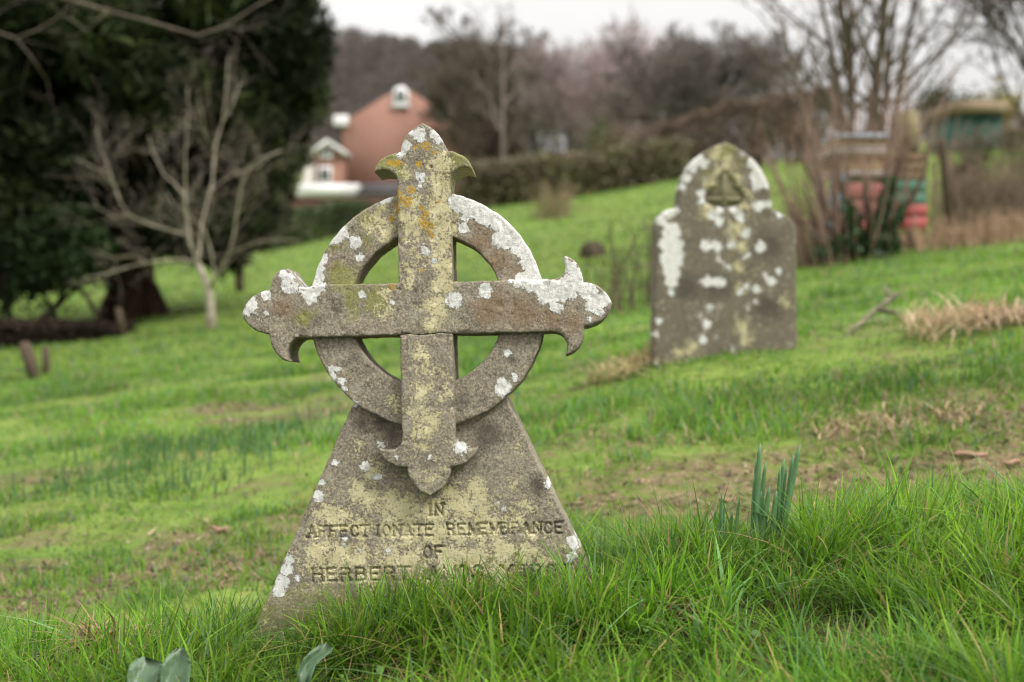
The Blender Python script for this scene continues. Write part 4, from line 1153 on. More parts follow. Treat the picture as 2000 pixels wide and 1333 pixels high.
# ------------------------------------------------------------------ hedge, walls and houses beyond the lawn
def hedge(name, label, cat, path, h, w, n, lw, lh, c1, c2, seed, mat=M_leaf, stems=True, fluff=.18, group=None):
    """path: list of ground points"""
    base = path[0]; root = thing(name, label, cat, base[:], group=group)
    pts = [np.array((p - base)[:]) for p in path]
    seg = rng.integers(0, len(pts) - 1, n); t = rng.random(n)
    A = np.array(pts)
    c = A[seg] * (1 - t[:, None]) + A[seg + 1] * t[:, None]
    d = (A[seg + 1] - A[seg]); d[:, 2] = 0; d /= np.linalg.norm(d, axis=1, keepdims=True)
    nrm = np.stack([d[:, 1], -d[:, 0], np.zeros(n)], -1)
    al = c[:, 0] * 1.3 + c[:, 1]
    hv = h * (.85 + .4 * fbm(al * .7, al * 0, seed, 3)) if np.isscalar(h) else np.interp(seg + t, np.arange(len(h)), h) * (.85 + .35 * fbm(al * .7, al * 0, seed, 3))
    # mostly the outer shell of the hedge
    side = rng.random(n); z = rng.random(n) ** .8; off = rng.uniform(-1, 1, n)
    shell = rng.random(n) < .75
    off = np.where(shell & (side < .6), np.sign(off) * (.8 + .25 * rng.random(n)), off)
    z = np.where(shell & (side >= .6), .9 + .15 * rng.random(n), z)
    p = c + nrm * (off * w / 2)[:, None] + rng.normal(0, fluff * .3, (n, 3)); p[:, 2] = c[:, 2] + z * hv + rng.normal(0, fluff * .3, n)
    t2 = np.clip(fbm(al * 1.1, p[:, 2] * 1.6, seed + 3, 3)[:, None] * 1.6 - .3, 0, 1)
    col = (np.array([c1]) * (1 - t2) + np.array([c2]) * t2) * (1 + rng.uniform(-.35, .35, (n, 1)))
    leaf_cloud('foliage', p, 0, lw, lh, col, mat, root)
    if stems:
        sg_ = []
        rn = random.Random(seed)
        for _ in range(90):
            i = rn.randrange(len(pts) - 1); tt = rn.random(); q = Vector(A[i] * (1 - tt) + A[i + 1] * tt)
            sg_.append((q + Vector((0, 0, -.1)), q + Vector((rn.gauss(0, .15), rn.gauss(0, .15), (h if np.isscalar(h) else h[0]) * .8)), .03, .012))
        seg_obj('stem', sg_, (.06, .045, .03), M_twig, root, 4)
    return root
hedge('garden_hedge', 'long clipped green-brown hedge along the top edge of the lawn', 'hedge', [G(905, 46), G(985, 45.5), G(1080, 46), G(1200, 46.5), G(1340, 47)], 1.12, 1.0, 14000, .10, .16, (.12, .095, .06), (.13, .125, .055), 5, fluff=.5)
hedge('bramble_hedge', 'tall brown twiggy hedge behind the arched headstone', 'hedge', [G(1230, 50), G(1350, 50), G(1480, 50), G(1620, 51)], [1.4, 2.0, 2.3, 2.2], 1.4, 12000, .035, .5, (.10, .07, .052), (.17, .125, .095), 9, M_twig)
hedge('low_laurel_hedge', 'low dark green bush row below the brick garden wall', 'hedge', [G(500, 44), G(570, 46), G(640, 48), G(740, 50)], [.8, 1.0, 1.0, .7], 1.0, 9000, .09, .15, (.035, .05, .018), (.07, .095, .03), 13)

def brick_mat(name, c1, c2, mortar, scale):
    g = NT(name); o = g.coord('Object')
    v = g.map(o, (1, 1, 1), (math.pi / 2, 0, 0))
    b = g.n('ShaderNodeTexBrick'); g.l(v, b.inputs['Vector']); b.inputs['Scale'].default_value = scale
    b.inputs['Color1'].default_value = (*c1, 1); b.inputs['Color2'].default_value = (*c2, 1); b.inputs['Mortar'].default_value = (*mortar, 1)
    b.inputs['Mortar Size'].default_value = .012; b.inputs['Brick Width'].default_value = .5; b.inputs['Row Height'].default_value = .17
    n = g.noise(.8, 4, .6, o)
    return g.done(g.pbsdf(g.mix(g.rng(n, .3, .7, 0, .4), b.outputs['Color'], (c1[0] * .75, c1[1] * .8, c1[2] * .85)), .9, .15))
M_brick = brick_mat('red_brick', (.345, .175, .130), (.29, .14, .105), (.37, .28, .23), 2.2)
M_brick2 = brick_mat('garden_wall_brick', (.135, .062, .045), (.10, .05, .04), (.14, .1, .08), 2.2)
M_white = simple_mat('white_paint', (.66, .66, .65), (.78, .78, .77), 3, .6, .3, .05)
M_slate = simple_mat('slate', (.055, .05, .055), (.10, .09, .095), 5, .7, .3, .3)
M_glass = simple_mat('dark_glass', (.02, .022, .025), (.05, .055, .06), 2, .15, .5, 0)
M_render = simple_mat('cream_render', (.62, .58, .52), (.72, .68, .62), 2, .85, .2, .05)

def wall_poly(root, Y, pts): return [((P(a, b, Y) - root.location).x, (P(a, b, Y) - root.location).z) for a, b in pts]
HYY = 92.0; hm_ = mpp(HYY)
hbse = G(785, HYY)
house = thing('brick_house', 'red brick gabled house with a small arched attic window beyond the lawn', 'house', hbse[:])
wl = MB()
wl.prism(wall_poly(house, HYY, [(668, 470), (905, 470), (905, 242), (785, 168), (668, 240)]), 0, 11.0)
wl.build('wall', M_brick, house)
rf = MB()
def roof_slope(mb_, Y, a, b, th, y0, y1):
    (x0, z0), (x1, z1) = wall_poly(house, Y, [a, b])
    mb_.prism([(x0, z0), (x1, z1), (x1, z1 + th), (x0, z0 + th)], y0, y1)
roof_slope(rf, HYY, (655, 249), (785, 166), .10, .05, 11.2); roof_slope(rf, HYY, (785, 166), (920, 251), .10, .05, 11.2)
rf.build('roof', M_slate, house)
bx_ = MB(); (x0, z0), (x1, z1) = wall_poly(house, HYY, [(652, 247), (681, 226)])
bx_.box(x0, x1, -.25, .03, z0, z1, bev=.05); bx_.build('eaves_box', M_white, house)
def arch(x0, x1, z0, z1, n=7):
    r_ = (x1 - x0) / 2; c = (x0 + x1) / 2
    return [(x0, z0), (x1, z0)] + [(c + r_ * math.cos(a), z1 - r_ + r_ * math.sin(a)) for a in np.linspace(0, math.pi, n)]
def window(parent, Y, a, b, c=None, arched=False, fw=3.0):
    (x0, z0), (x1, z1) = wall_poly(parent, Y, [(a[0], b[1]), (b[0], a[1])])
    f_ = fw * Y / F
    m1 = MB(); m1.prism(arch(x0, x1, z0, z1) if arched else [(x0, z0), (x1, z0), (x1, z1), (x0, z1)], -.10, .02)
    w_ = m1.build('window', M_white, parent)
    m2 = MB()
    if arched: m2.prism(arch(x0 + f_, x1 - f_, z0 + f_ * 1.6, z1 - f_), -.115, -.09)
    else: m2.prism([(x0 + f_, z0 + f_), (x1 - f_, z0 + f_), (x1 - f_, z1 - f_), (x0 + f_, z1 - f_)], -.115, -.09)
    m2.build('pane', M_glass, w_)
    m3 = MB(); m3.box((x0 + x1) / 2 - f_ * .16, (x0 + x1) / 2 + f_ * .16, -.13, -.117, z0 + f_, z1 - f_ * .9); m3.build('glazing_bar', M_white, w_)
    m4 = MB(); m4.box(x0 - f_ * .3, x1 + f_ * .3, -.2, -.102, z0 - f_ * .35, z0 + f_ * .5); m4.build('sill', M_white, w_)
    return w_
window(house, HYY, (767, 168), (799, 208), arched=True, fw=7.0)
chm = MB(); (x0, z0), (x1, z1) = wall_poly(house, HYY, [(838, 215), (858, 160)])
chm.box(x0, x1, 3.5, 4.6, z0, z1); chm.build('chimney', M_brick, house)

WY = 88.0
wb = G(630, WY)
wing = thing('small_brick_house', 'small brick cottage with white bargeboards left of the tall gabled house', 'house', wb[:])
m1 = MB(); m1.prism(wall_poly(wing, WY, [(617, 470), (668, 470), (668, 296), (640, 277), (617, 298)]), 0, 3.0); m1.build('wall', M_brick, wing)
m1 = MB(); m1.prism(wall_poly(wing, WY, [(590, 470), (616, 470), (616, 318), (590, 332)]), .3, 3.0); m1.build('side_wall', M_render, wing)
m1 = MB()
m1.prism(wall_poly(wing, WY, [(611, 302), (640, 280), (640, 272), (611, 294)]), -.35, 3.2); m1.prism(wall_poly(wing, WY, [(640, 280), (674, 305), (674, 295), (640, 272)]), -.35, 3.2)
m1.build('bargeboard', M_white, wing)
window(wing, WY, (626, 288), (648, 308), fw=4)
window(wing, WY, (622, 325), (648, 356), fw=4)

CY = 80.0; cb = G(640, CY)
porch = thing('white_canopy', 'long low white flat roof in front of the small brick cottage', 'canopy', cb[:])
m1 = MB(); m1.prism(wall_poly(porch, CY, [(578, 384), (690, 384), (700, 359), (585, 359)]), 0, 2.2); m1.build('fascia', M_white, porch)
m1 = MB(); m1.prism(wall_poly(porch, CY, [(575, 470), (690, 470), (690, 386), (575, 386)]), .1, 2.0); m1.build('wall', M_brick, porch)
SY = 78.0; sb = G(735, SY)
shed = thing('slate_outhouse', 'low outhouse with dark slate roof right of the white flat roof', 'outhouse', sb[:])
m1 = MB(); m1.prism(wall_poly(shed, SY, [(692, 388), (800, 388), (792, 356), (712, 358)]), 0, 3); m1.build('roof', M_slate, shed)
m1 = MB(); m1.prism(wall_poly(shed, SY, [(700, 470), (792, 470), (792, 389), (700, 389)]), .2, 2.8); m1.build('wall', M_brick2, shed)
WLY = 70.0; wlb = G(660, WLY)
wall_ = thing('garden_wall', 'dark brick garden wall in front of the houses', 'wall', wlb[:])
m1 = MB(); m1.prism(wall_poly(wall_, WLY, [(540, 470), (800, 455), (800, 388), (540, 393)]), 0, .25); m1.build('brickwork', M_brick2, wall_)
m1 = MB(); m1.prism(wall_poly(wall_, WLY, [(538, 392.5), (802, 387.5), (802, 383), (538, 388)]), -.05, .30); m1.build('coping', simple_mat('coping', (.09, .06, .05), (.15, .10, .08), 3), wall_)

# a house half hidden by the bare trees, and a long low roof below it
HY2 = 120.; b2 = G(1070, HY2)
hh = thing('hidden_house', 'grey-walled house almost hidden behind the dark bare trees', 'house', b2[:])
def wp2(pts): return wall_poly(hh, HY2, pts)
m1 = MB(); m1.prism(wp2([(1035, 420), (1105, 420), (1105, 238), (1035, 238)]), 0, 7); m1.build('wall', simple_mat('grey_render', (.15, .15, .17), (.21, .21, .235), 1, .9, .1, 0), hh)
m1 = MB(); m1.prism(wp2([(1030, 238.5), (1110, 238.5), (1096, 205), (1044, 205)]), -.3, 7.3); m1.build('roof', M_slate, hh)
window(hh, HY2, (1052, 250), (1066, 275), fw=2); window(hh, HY2, (1080, 250), (1094, 275), fw=2)
LY = 75.; b3 = G(1080, LY)
lr = thing('low_brick_barn', 'low barn with a faded red roof behind the garden hedge', 'barn', b3[:])
m1 = MB(); m1.prism(wall_poly(lr, LY, [(1000, 400), (1180, 380), (1180, 318), (1000, 332)]), .2, 3.5); m1.build('wall', M_brick2, lr)
m1 = MB(); m1.prism(wall_poly(lr, LY, [(990, 333), (1190, 318), (1175, 296), (1005, 306)]), 0, 4.0); m1.build('roof', simple_mat('faded_tile', (.17, .085, .07), (.25, .15, .13), 2, .9, .1, .2), lr)

# ------------------------------------------------------------------ bare trees in the middle distance
def tree_at(name, label, cat, px, Y, top, **kw):
    b = G(px, Y); H = (P(px, top, Y).z - b.z) * kw.pop('grow_', 1.18)
    return bare_tree(name, label, cat, b, H, max(.03, H * kw.pop('rk', .016)), **kw)
GP = 'bare trees beyond the lawn'
tree_at('bare_tree', 'dark bushy bare tree half covering the right slope of the brick gable', 'tree', 905, 80, 150, seed=1, group=GP, nl=17, spread=.2, col=(.05, .042, .03), twig=(.105, .088, .066), minr=.022, kids=(9, 7, 5, 5), ratio=.6)
tree_at('bare_tree', 'dark bare tree standing behind the slim grey-stemmed tree', 'tree', 965, 88, 95, seed=2, group=GP, nl=14, col=(.05, .042, .03), twig=(.10, .085, .065), minr=.024, kids=(9, 7, 5, 5))
tree_at('bare_tree', 'dark round-headed bare tree in front of the hidden grey house', 'tree', 1050, 92, 105, seed=3, group=GP, nl=14, col=(.05, .042, .03), twig=(.105, .09, .07), minr=.024, kids=(9, 7, 5, 5))
tree_at('bare_tree', 'low scrubby bare tree behind the hedge below the darker trees', 'tree', 950, 66, 250, seed=14, group=GP, nl=12, col=(.07, .055, .04), twig=(.085, .062, .048), minr=.016, kids=(9, 6, 5, 4), trunks=3)
tree_at('bare_tree', 'dark bare tree farther back, between the bushy tree and the wooded hill', 'tree', 990, 100, 95, seed=41, group=GP, nl=15, col=(.05, .042, .03), twig=(.11, .092, .075), minr=.026, kids=(9, 7, 6, 5))
tree_at('slim_grey_tree', 'slim tall grey-stemmed tree rising above the cross and out of the picture', 'tree', 985, 52, -120, seed=4, rk=.0085, nl=9, col=(.15, .12, .105), twig=(.17, .145, .13), minr=.007, kids=(9, 4, 3, 3), ratio=.45, trunks=1)
tree_at('blossom_tree', 'pale blossoming tree with pinkish haze left of the dark thicket', 'tree', 1165, 80, 75, seed=5, nl=13, col=(.10, .085, .07), twig=(.30, .24, .23), minr=.014, kids=(9, 6, 5, 4), trunks=3, spread=.3)
tree_at('blossom_tree', 'second blossoming tree, pinker and lower, touching the dark thicket', 'tree', 1235, 76, 100, seed=6, nl=12, col=(.12, .09, .08), twig=(.31, .23, .225), minr=.014, kids=(9, 6, 5, 4), trunks=3, spread=.35)
tree_at('bare_thicket', 'broad dark grey bare thicket above and behind the arched headstone', 'tree', 1330, 68, 70, seed=7, nl=14, col=(.055, .048, .038), twig=(.15, .128, .115), minr=.014, kids=(9, 7, 5, 5), trunks=5, spread=.42)
tree_at('bare_thicket', 'right-hand lobe of the grey thicket, sloping down to the hedge', 'tree', 1425, 70, 105, seed=8, nl=13, col=(.06, .05, .04), twig=(.16, .135, .12), minr=.014, kids=(9, 6, 5, 5), trunks=4, spread=.42)
tree_at('bare_thicket', 'low brown bare thicket between the hedge and the big right-hand tree', 'tree', 1540, 62, 215, seed=9, nl=11, col=(.07, .055, .045), twig=(.17, .13, .105), minr=.012, kids=(9, 6, 5, 4), trunks=4, spread=.42)
# blossom specks
def specks(tree, px0, px1, py0, py1, Y, n, c, sz):
    b = tree.location; pts = []
    cs = [(random.uniform(px0, px1), random.uniform(py0, py1), random.uniform(-2, 2)) for _ in range(26)]
    for a, bb, dy in cs:
        cc = P(a, bb, Y + dy) - b
        pts.append(np.array(cc[:])[None] + rng.normal(0, 1, (n // 26, 3)) * 16 * mpp(Y))
    pts = np.concatenate(pts)
    leaf_cloud('blossom', pts, 0, sz, sz, np.array([c]) * (1 + rng.uniform(-.25, .25, (len(pts), 1))), M_leaf, tree)
bl = [o for o in S.objects if o.name.startswith('blossom_tree')]
specks(bl[0], 1110, 1215, 110, 250, 80, 7000, (.50, .42, .41), .13)
specks(bl[1], 1190, 1270, 140, 260, 76, 4600, (.48, .37, .37), .13)
# a few evergreen bushes along the boundary
def bush_at(name, label, px, Y, w, top, n, c, cat='bush', lw=.09):
    b = G(px, Y); root = thing(name, label, cat, b[:])
    h = P(px, top, Y).z - b.z; wm = w * mpp(Y) / 2; pts = []; cols = []
    for _ in range(22):
        a = random.uniform(0, 6.28); rr = random.random() ** .5 * .7
        cx = math.cos(a) * rr * wm; cy = math.sin(a) * rr * wm * .6; cz = random.uniform(.12, .86) * h * (1 - .35 * rr)
        k = n // 22; p = np.array([[cx, cy, cz]]) + rng.normal(0, 1, (k, 3)) * np.array([[wm * .22, wm * .2, h * .13]])
        p[:, 2] = np.abs(p[:, 2]); pts.append(p); cols.append(np.array([c]) * random.uniform(.6, 1.4) * (1 + rng.uniform(-.35, .5, (k, 1))))
    leaf_cloud('foliage', np.concatenate(pts), 0, lw, lw * 1.6, np.concatenate(cols), M_leaf, root)
    seg_obj('trunk', [(Vector((0, 0, -.1)), Vector((.1, 0, h * .3)), .08, .06), (Vector((.1, 0, h * .3)), Vector((0, .1, h * .6)), .06, .02)], (.05, .04, .03), M_twig, root, 6)
    return root
bush_at('evergreen_bush', 'dark rounded evergreen bush behind the tall multi-stemmed tree', 1845, 46, 130, 150, 3600, (.028, .040, .014))
bush_at('gorse_bush', 'yellow flowering bush above the green shed', 1945, 44, 90, 158, 1800, (.20, .17, .02))
bush_at('green_bush', 'small green bush left of the grey thicket, over the barn', 1165, 64, 90, 215, 2000, (.08, .10, .035))
bush_at('olive_bush', 'olive brown bush between the barn and the grey thicket', 1210, 60, 160, 250, 2600, (.12, .085, .05))
bush_at('scrub_bush', 'small dark green bush at the right foot of the grey thicket', 1480, 58, 80, 225, 1500, (.05, .065, .025))

# ------------------------------------------------------------------ the wooded hill: too many trunks to count, one mass
sg = []; rnd = random.Random(77)
hill_prof_x = [-400, 560, 640, 700, 760, 830, 900, 960, 1020, 1080, 1130, 1200, 1300]
hill_prof_y = [30, 45, 52, 60, 72, 82, 75, 84, 98, 130, 180, 240, 300]
n_t = 0
while n_t < 640:
    Y = rnd.uniform(232, 345); px = rnd.uniform(330, 1330)
    b = G(px, Y)
    H = rnd.uniform(9, 15)
    topy = 520 - (b.z + H) / Y * F
    lim = np.interp(px, hill_prof_x, hill_prof_y)
    if topy < lim + rnd.uniform(-6, 14): 
        H = max(5., (520 - lim - rnd.uniform(-5, 12)) / F * Y - b.z)
        if H < 5.5: n_t += 1; continue
        H = min(H, 14)
    n_t += 1
    sg.append((b + Vector((0, 0, -.5)), b + Vector((rnd.gauss(0, .3), 0, H * .7)), .22, .08))
    for _ in range(150):
        d = Vector((rnd.gauss(0, 1), rnd.gauss(0, 1), rnd.gauss(0, 1))).normalized() * rnd.random() ** .4
        c = b + Vector((d.x * H * .34, d.y * H * .34, H * .60 + d.z * H * .38))
        t = Vector((d.x + rnd.gauss(0, .6), d.y + rnd.gauss(0, .6), .5 + rnd.gauss(0, .5))).normalized() * rnd.uniform(.5, 1.5)
        r_ = rnd.uniform(.05, .14)
        sg.append((c - t * .5, c + t * .5, r_, r_ * .3))
wood = seg_obj('woodland', sg, (.115, .096, .085), M_twig, None, 3, .35)
tag(wood, 'brown leafless wood covering the hill behind the houses', 'woodland', kind='stuff')

# ------------------------------------------------------------------ right-hand garden: shed, tall tree, crates, coppice
SHY = 40.; sb = G(1930, SHY)
gs = thing('garden_shed', 'dark green garden shed with a tan roof edge at the far right', 'shed', sb[:])
M_green = simple_mat('green_boards', (.032, .085, .065), (.045, .115, .085), 3, .7, .3, .3, (8, 1, .3))
m1 = MB(); m1.prism(wall_poly(gs, SHY, [(1866, 330), (1960, 330), (1960, 222), (1866, 222)]), 0, 2.6); m1.build('wall', M_green, gs)
m1 = MB(); m1.prism(wall_poly(gs, SHY, [(1854, 221.5), (1970, 221.5), (1964, 198), (1860, 198)]), -.25, 2.8); m1.build('roof', simple_mat('tan_felt', (.17, .125, .08), (.26, .20, .13), 3), gs)
m1 = MB(); m1.prism(wall_poly(gs, SHY, [(1905, 328), (1940, 328), (1940, 232), (1905, 232)]), -.05, .02); m1.build('door', simple_mat('door_boards', (.02, .06, .045), (.03, .09, .065), 3), gs)

tree_at('tall_tree', 'tall multi-stemmed bare tree rising behind the stacked crates', 'tree', 1690, 21, -330, seed=31, nl=8, col=(.105, .085, .058), twig=(.13, .105, .08), minr=.0045, kids=(8, 5, 4, 3), trunks=7, spread=.13, ratio=.42, wig=.10)
tree_at('right_edge_tree', 'bare tree at the right edge with fine twigs hanging into the sky', 'tree', 2030, 22, -160, seed=33, nl=16, col=(.085, .07, .052), twig=(.10, .085, .068), minr=.0065, kids=(9, 6, 6, 5), ratio=.70, spread=.4, rise=-.015)
tree_at('twiggy_tree', 'thin pale bare tree leaning left of the tall multi-stemmed tree', 'tree', 1610, 24, -60, seed=36, nl=7, col=(.15, .125, .10), twig=(.17, .14, .12), minr=.005, kids=(7, 4, 3, 3), lean=-.28, ratio=.5)

BY = 15.6; bm_ = mpp(BY)
def gb(px): return G(px, BY)
M_pal = simple_mat('pallet_wood', (.28, .25, .22), (.44, .39, .35), 9, .85, .15, .4, (.6, 5, 5))
M_tan = simple_mat('tan_wood', (.30, .20, .10), (.40, .29, .17), 8, .8, .2, .3, (.6, 5, 5))
M_grey = simple_mat('grey_slab', (.26, .27, .30), (.36, .37, .40), 6)
M_red = simple_mat('red_paint', (.30, .055, .06), (.38, .085, .085), 5, .55, .35, .15)
M_pink = simple_mat('faded_red_paint', (.42, .13, .12), (.50, .19, .17), 5, .6, .3, .15)
M_blue = simple_mat('blue_paint', (.12, .29, .40), (.18, .37, .48), 5, .5, .35, .1)
M_grn = simple_mat('green_paint', (.055, .15, .10), (.075, .19, .13), 5, .6, .3, .1)
M_brn = simple_mat('brown_wood', (.13, .085, .05), (.20, .14, .085), 8, .85, .15, .4, (.6, 5, 5))
def slatted(name, label, cat, x0, x1, y0, y1, mat, depth=.55, nsl=2, dy=0., group=None):
    """crate or pallet: boards with gaps round corner posts, seen at px rectangle"""
    a = P(x0, y1, BY + dy); b = P(x1, y0, BY + dy)
    w = b.x - a.x; h = b.z - a.z
    root = thing(name, label, cat, ((a.x + b.x) / 2, BY + dy + depth / 2, a.z), group=group)
    bd_ = MB(); hh_ = h / (nsl + (nsl - 1) * .22); t = .018
    for k in range(nsl):
        z0 = k * hh_ * 1.22
        bd_.box(-w / 2, w / 2, -depth / 2, -depth / 2 + t, z0, z0 + hh_, bev=.003); bd_.box(-w / 2, w / 2, depth / 2 - t, depth / 2, z0, z0 + hh_, bev=.003)
        bd_.box(-w / 2, -w / 2 + t, -depth / 2 + t + .001, depth / 2 - t - .001, z0, z0 + hh_); bd_.box(w / 2 - t, w / 2, -depth / 2 + t + .001, depth / 2 - t - .001, z0, z0 + hh_)
    bd_.build('boards', mat, root)
    for sx in (-1, 1):
        for sy in (-1, 1):
            ps = MB(); cx = sx * (w / 2 - t - .022); cy = sy * (depth / 2 - t - .022)
            ps.box(cx - .02, cx + .02, cy - .02, cy + .02, .002, h - .002); ps.build('corner_post', mat, root)
    fl = MB(); fl.box(-w / 2 + t + .001, w / 2 - t - .001, -depth / 2 + t + .001, depth / 2 - t - .001, .004, .020); fl.build('floor_board', mat, root)
    return root
GC = 'crates and pallets stacked behind the cut-back shrub'
slatted('wooden_crate', 'faded pinkish red crate at the bottom of the left crate stack', 'crate', 1655, 1742, 360, 452, M_pink, .6, 3, group=GC)
slatted('wooden_crate', 'upright blue crate standing left of the pinkish red crate', 'crate', 1637, 1653.5, 345, 400, M_blue, .5, 2, group=GC)
slatted('wooden_crate', 'blue crate on the ground under the upright blue one', 'crate', 1632, 1653.5, 402, 452, M_blue, .5, 2, group=GC)
slatted('pallet', 'grey-brown pallet resting on the faded red crate', 'pallet', 1634, 1742, 333, 343.5, M_pal, .9, 1, group=GC)
slatted('pallet', 'tan pallet third from the top of the left stack', 'pallet', 1640, 1738, 318, 331.5, M_tan, .9, 2, group=GC)
slatted('pallet', 'brown slatted pallet in the middle of the left stack', 'pallet', 1636, 1740, 301, 316.5, M_brn, .9, 2, group=GC)
slatted('pallet', 'pale grey pallet second from the top of the left stack', 'pallet', 1633, 1742, 284, 299.5, M_pal, .9, 2, group=GC)
slatted('pallet', 'orange-tan board pallet just under the grey roof slab', 'pallet', 1640, 1734, 272, 282.5, M_tan, .9, 1, group=GC)
a = P(1640, 270.5, BY); b = P(1738, 262, BY)
rs = thing('roof_slab', 'flat grey slab lying as a lid on the left crate stack', 'slab', ((a.x + b.x) / 2, BY + .45, a.z))
mb = MB(); w = b.x - a.x; mb.box(-w / 2, w / 2, -.5, .5, 0, b.z - a.z, bev=.01); mb.build('slab', M_grey, rs)
mb = MB(); mb.box(-w / 2 + .03, w / 2 - .03, -.46, -.06, b.z - a.z + .001, b.z - a.z + .022, bev=.004); mb.build('felt_strip', M_slate, rs)
slatted('wooden_crate', 'dark red crate on the ground at the right of the shrub', 'crate', 1748, 1812, 400, 446, M_red, .55, 2, dy=-.12, group=GC)
slatted('wooden_crate', 'green crate standing on the dark red crate', 'crate', 1752, 1808, 353, 398.5, M_grn, .5, 2, dy=-.1, group=GC)
slatted('wooden_crate', 'brown crate on top of the green crate', 'crate', 1756, 1804, 300, 351.5, M_brn, .5, 3, dy=-.1, group=GC)
lg = thing('sawn_log', 'thick pale sawn log end standing on the brown crate', 'log', (P(1782, 298.5, BY).x, BY + .2, P(1782, 298.5, BY).z))
mb = MB(); h_ = 80 * bm_; mb.tube([(0, 0, 0), (.01, 0, h_ * .5), (0, 0, h_)], [22 * bm_, 21 * bm_, 21.5 * bm_], 14); mb.build('bark', simple_mat('log_bark', (.12, .10, .06), (.24, .2, .12), 9, .9, .1, .6), lg)
mb = MB(); mb.tube([(0, 0, h_ + .001), (0, 0, h_ + .012)], [20 * bm_, 20 * bm_], 14); mb.build('cut_face', simple_mat('cut_wood', (.36, .30, .18), (.48, .41, .26), 14), lg)

# blocks that carry the crates at ground level
for i, (px0, px1, dy, wd) in enumerate([(1636, 1650, 0, .5), (1662, 1735, 0, .6), (1752, 1808, -.12, .55)]):
    a = P(px0, 453, BY + dy); b = P(px1, 453, BY + dy); g0 = min(gz(a.x, BY), gz(b.x, BY)) - .08
    if a.z - .002 - g0 < .03: continue
    t_ = thing('timber_bearer', ['rough timber block under the blue crate', 'rough timber block under the faded red crate', 'rough timber block under the dark red crate'][i], 'timber', ((a.x + b.x) / 2, BY + dy + wd / 2, g0))
    mb = MB(); ww = b.x - a.x
    mb.box(-ww / 2, -ww / 2 + .12, -wd / 2 + .03, wd / 2 - .03, 0, a.z - .002 - g0, bev=.008); mb.box(ww / 2 - .12, ww / 2, -wd / 2 + .03, wd / 2 - .03, 0, a.z - .002 - g0, bev=.008)
    mb.build('block', M_brn, t_)

# coppiced shrub with ivy on its stool, in front of the crates
PY = 14.3; cb_ = G(1690, PY); cm = mpp(PY)
cop = thing('coppiced_shrub', 'cut-back shrub with fanning pinkish stems and an ivy-covered base', 'shrub', cb_[:])
thick = [([(1690, 492), (1672, 440), (1650, 395), (1640, 340), (1632, 300)], 8, 3), ([(1700, 492), (1720, 430), (1745, 360), (1765, 310), (1778, 285)], 11, 5), ([(1695, 490), (1700, 430), (1690, 380), (1692, 345)], 9, 5), ([(1680, 490), (1640, 455), (1600, 440), (1560, 432)], 9, 5),
         ([(1680, 492), (1640, 450), (1612, 405), (1590, 350), (1580, 300)], 7, 2.5), ([(1710, 490), (1745, 440), (1775, 400), (1800, 350), (1812, 310)], 8, 3), ([(1672, 480), (1630, 430), (1600, 380), (1575, 330), (1545, 270)], 6, 2), ([(1705, 480), (1725, 400), (1735, 320), (1740, 240)], 6, 2)]
mb = MB(); tw = []; rnd = random.Random(12)
for pl, r0_, r1_ in thick:
    n = len(pl); dd_ = rnd.uniform(-.3, .3)
    q = [P(a, b, PY + dd_ * j / n) - cb_ for j, (a, b) in enumerate(pl)]
    mb.tube(q, [(r0_ + (r1_ - r0_) * j / (n - 1)) * cm for j in range(n)], 7)
    for j in range(1, n):
        for _ in range(2):
            pp = polyline(q[j], Vector((rnd.gauss(0, .35), rnd.gauss(0, .25), 1)), rnd.uniform(.4, .95), 4, .10, .05, rnd)
            for k in range(4): tw.append((pp[k], pp[k + 1], .011 * (1 - .2 * k), .011 * (1 - .2 * (k + 1))))
for i in range(58):
    x0 = rnd.choice([rnd.uniform(1585, 1650), rnd.uniform(1585, 1770), rnd.uniform(1690, 1740)]); p = P(x0, 488, PY + rnd.uniform(-.35, .45)) - cb_; p.z = gz(cb_.x + p.x, cb_.y + p.y) - cb_.z
    lx = (x0 - 1685) / 120 * .55 + rnd.gauss(0, .12)
    pp = polyline(p, Vector((lx, rnd.gauss(0, .2), 1)), rnd.uniform(.8, 1.65), 6, .07, .03, rnd)
    for k in range(6): tw.append((pp[k], pp[k + 1], .011 * (1 - .13 * k), .011 * (1 - .13 * (k + 1))))
mb.build('stool', simple_mat('shrub_bark', (.07, .048, .034), (.14, .10, .072), 10, .9, .1, .5), cop, smooth=True)
seg_obj('stems', tw, (.235, .155, .12), M_twig, cop, 4, .3)
pts = []; cols = []
for pl, n, sp_ in [([(1610, 488), (1660, 480), (1720, 482), (1742, 488)], 1900, 12), ([(1700, 485), (1718, 435), (1733, 385), (1742, 350)], 1000, 6), ([(1675, 470), (1668, 430), (1655, 400)], 500, 8), ([(1725, 470), (1740, 440), (1760, 410)], 500, 8)]:
    for _ in range(n):
        k = rnd.random() * (len(pl) - 1); i = int(k); f = k - i
        p = P(pl[i][0] * (1 - f) + pl[i + 1][0] * f + rnd.gauss(0, sp_), pl[i][1] * (1 - f) + pl[i + 1][1] * f + rnd.gauss(0, sp_), PY + rnd.gauss(-.1, .12)) - cb_
        pts.append(p[:]); cols.append(np.array([.022, .048, .014]) * rnd.uniform(.5, 1.9))
leaf_cloud('ivy', np.array(pts), 0, .045, .055, np.array(cols), M_leaf, cop)

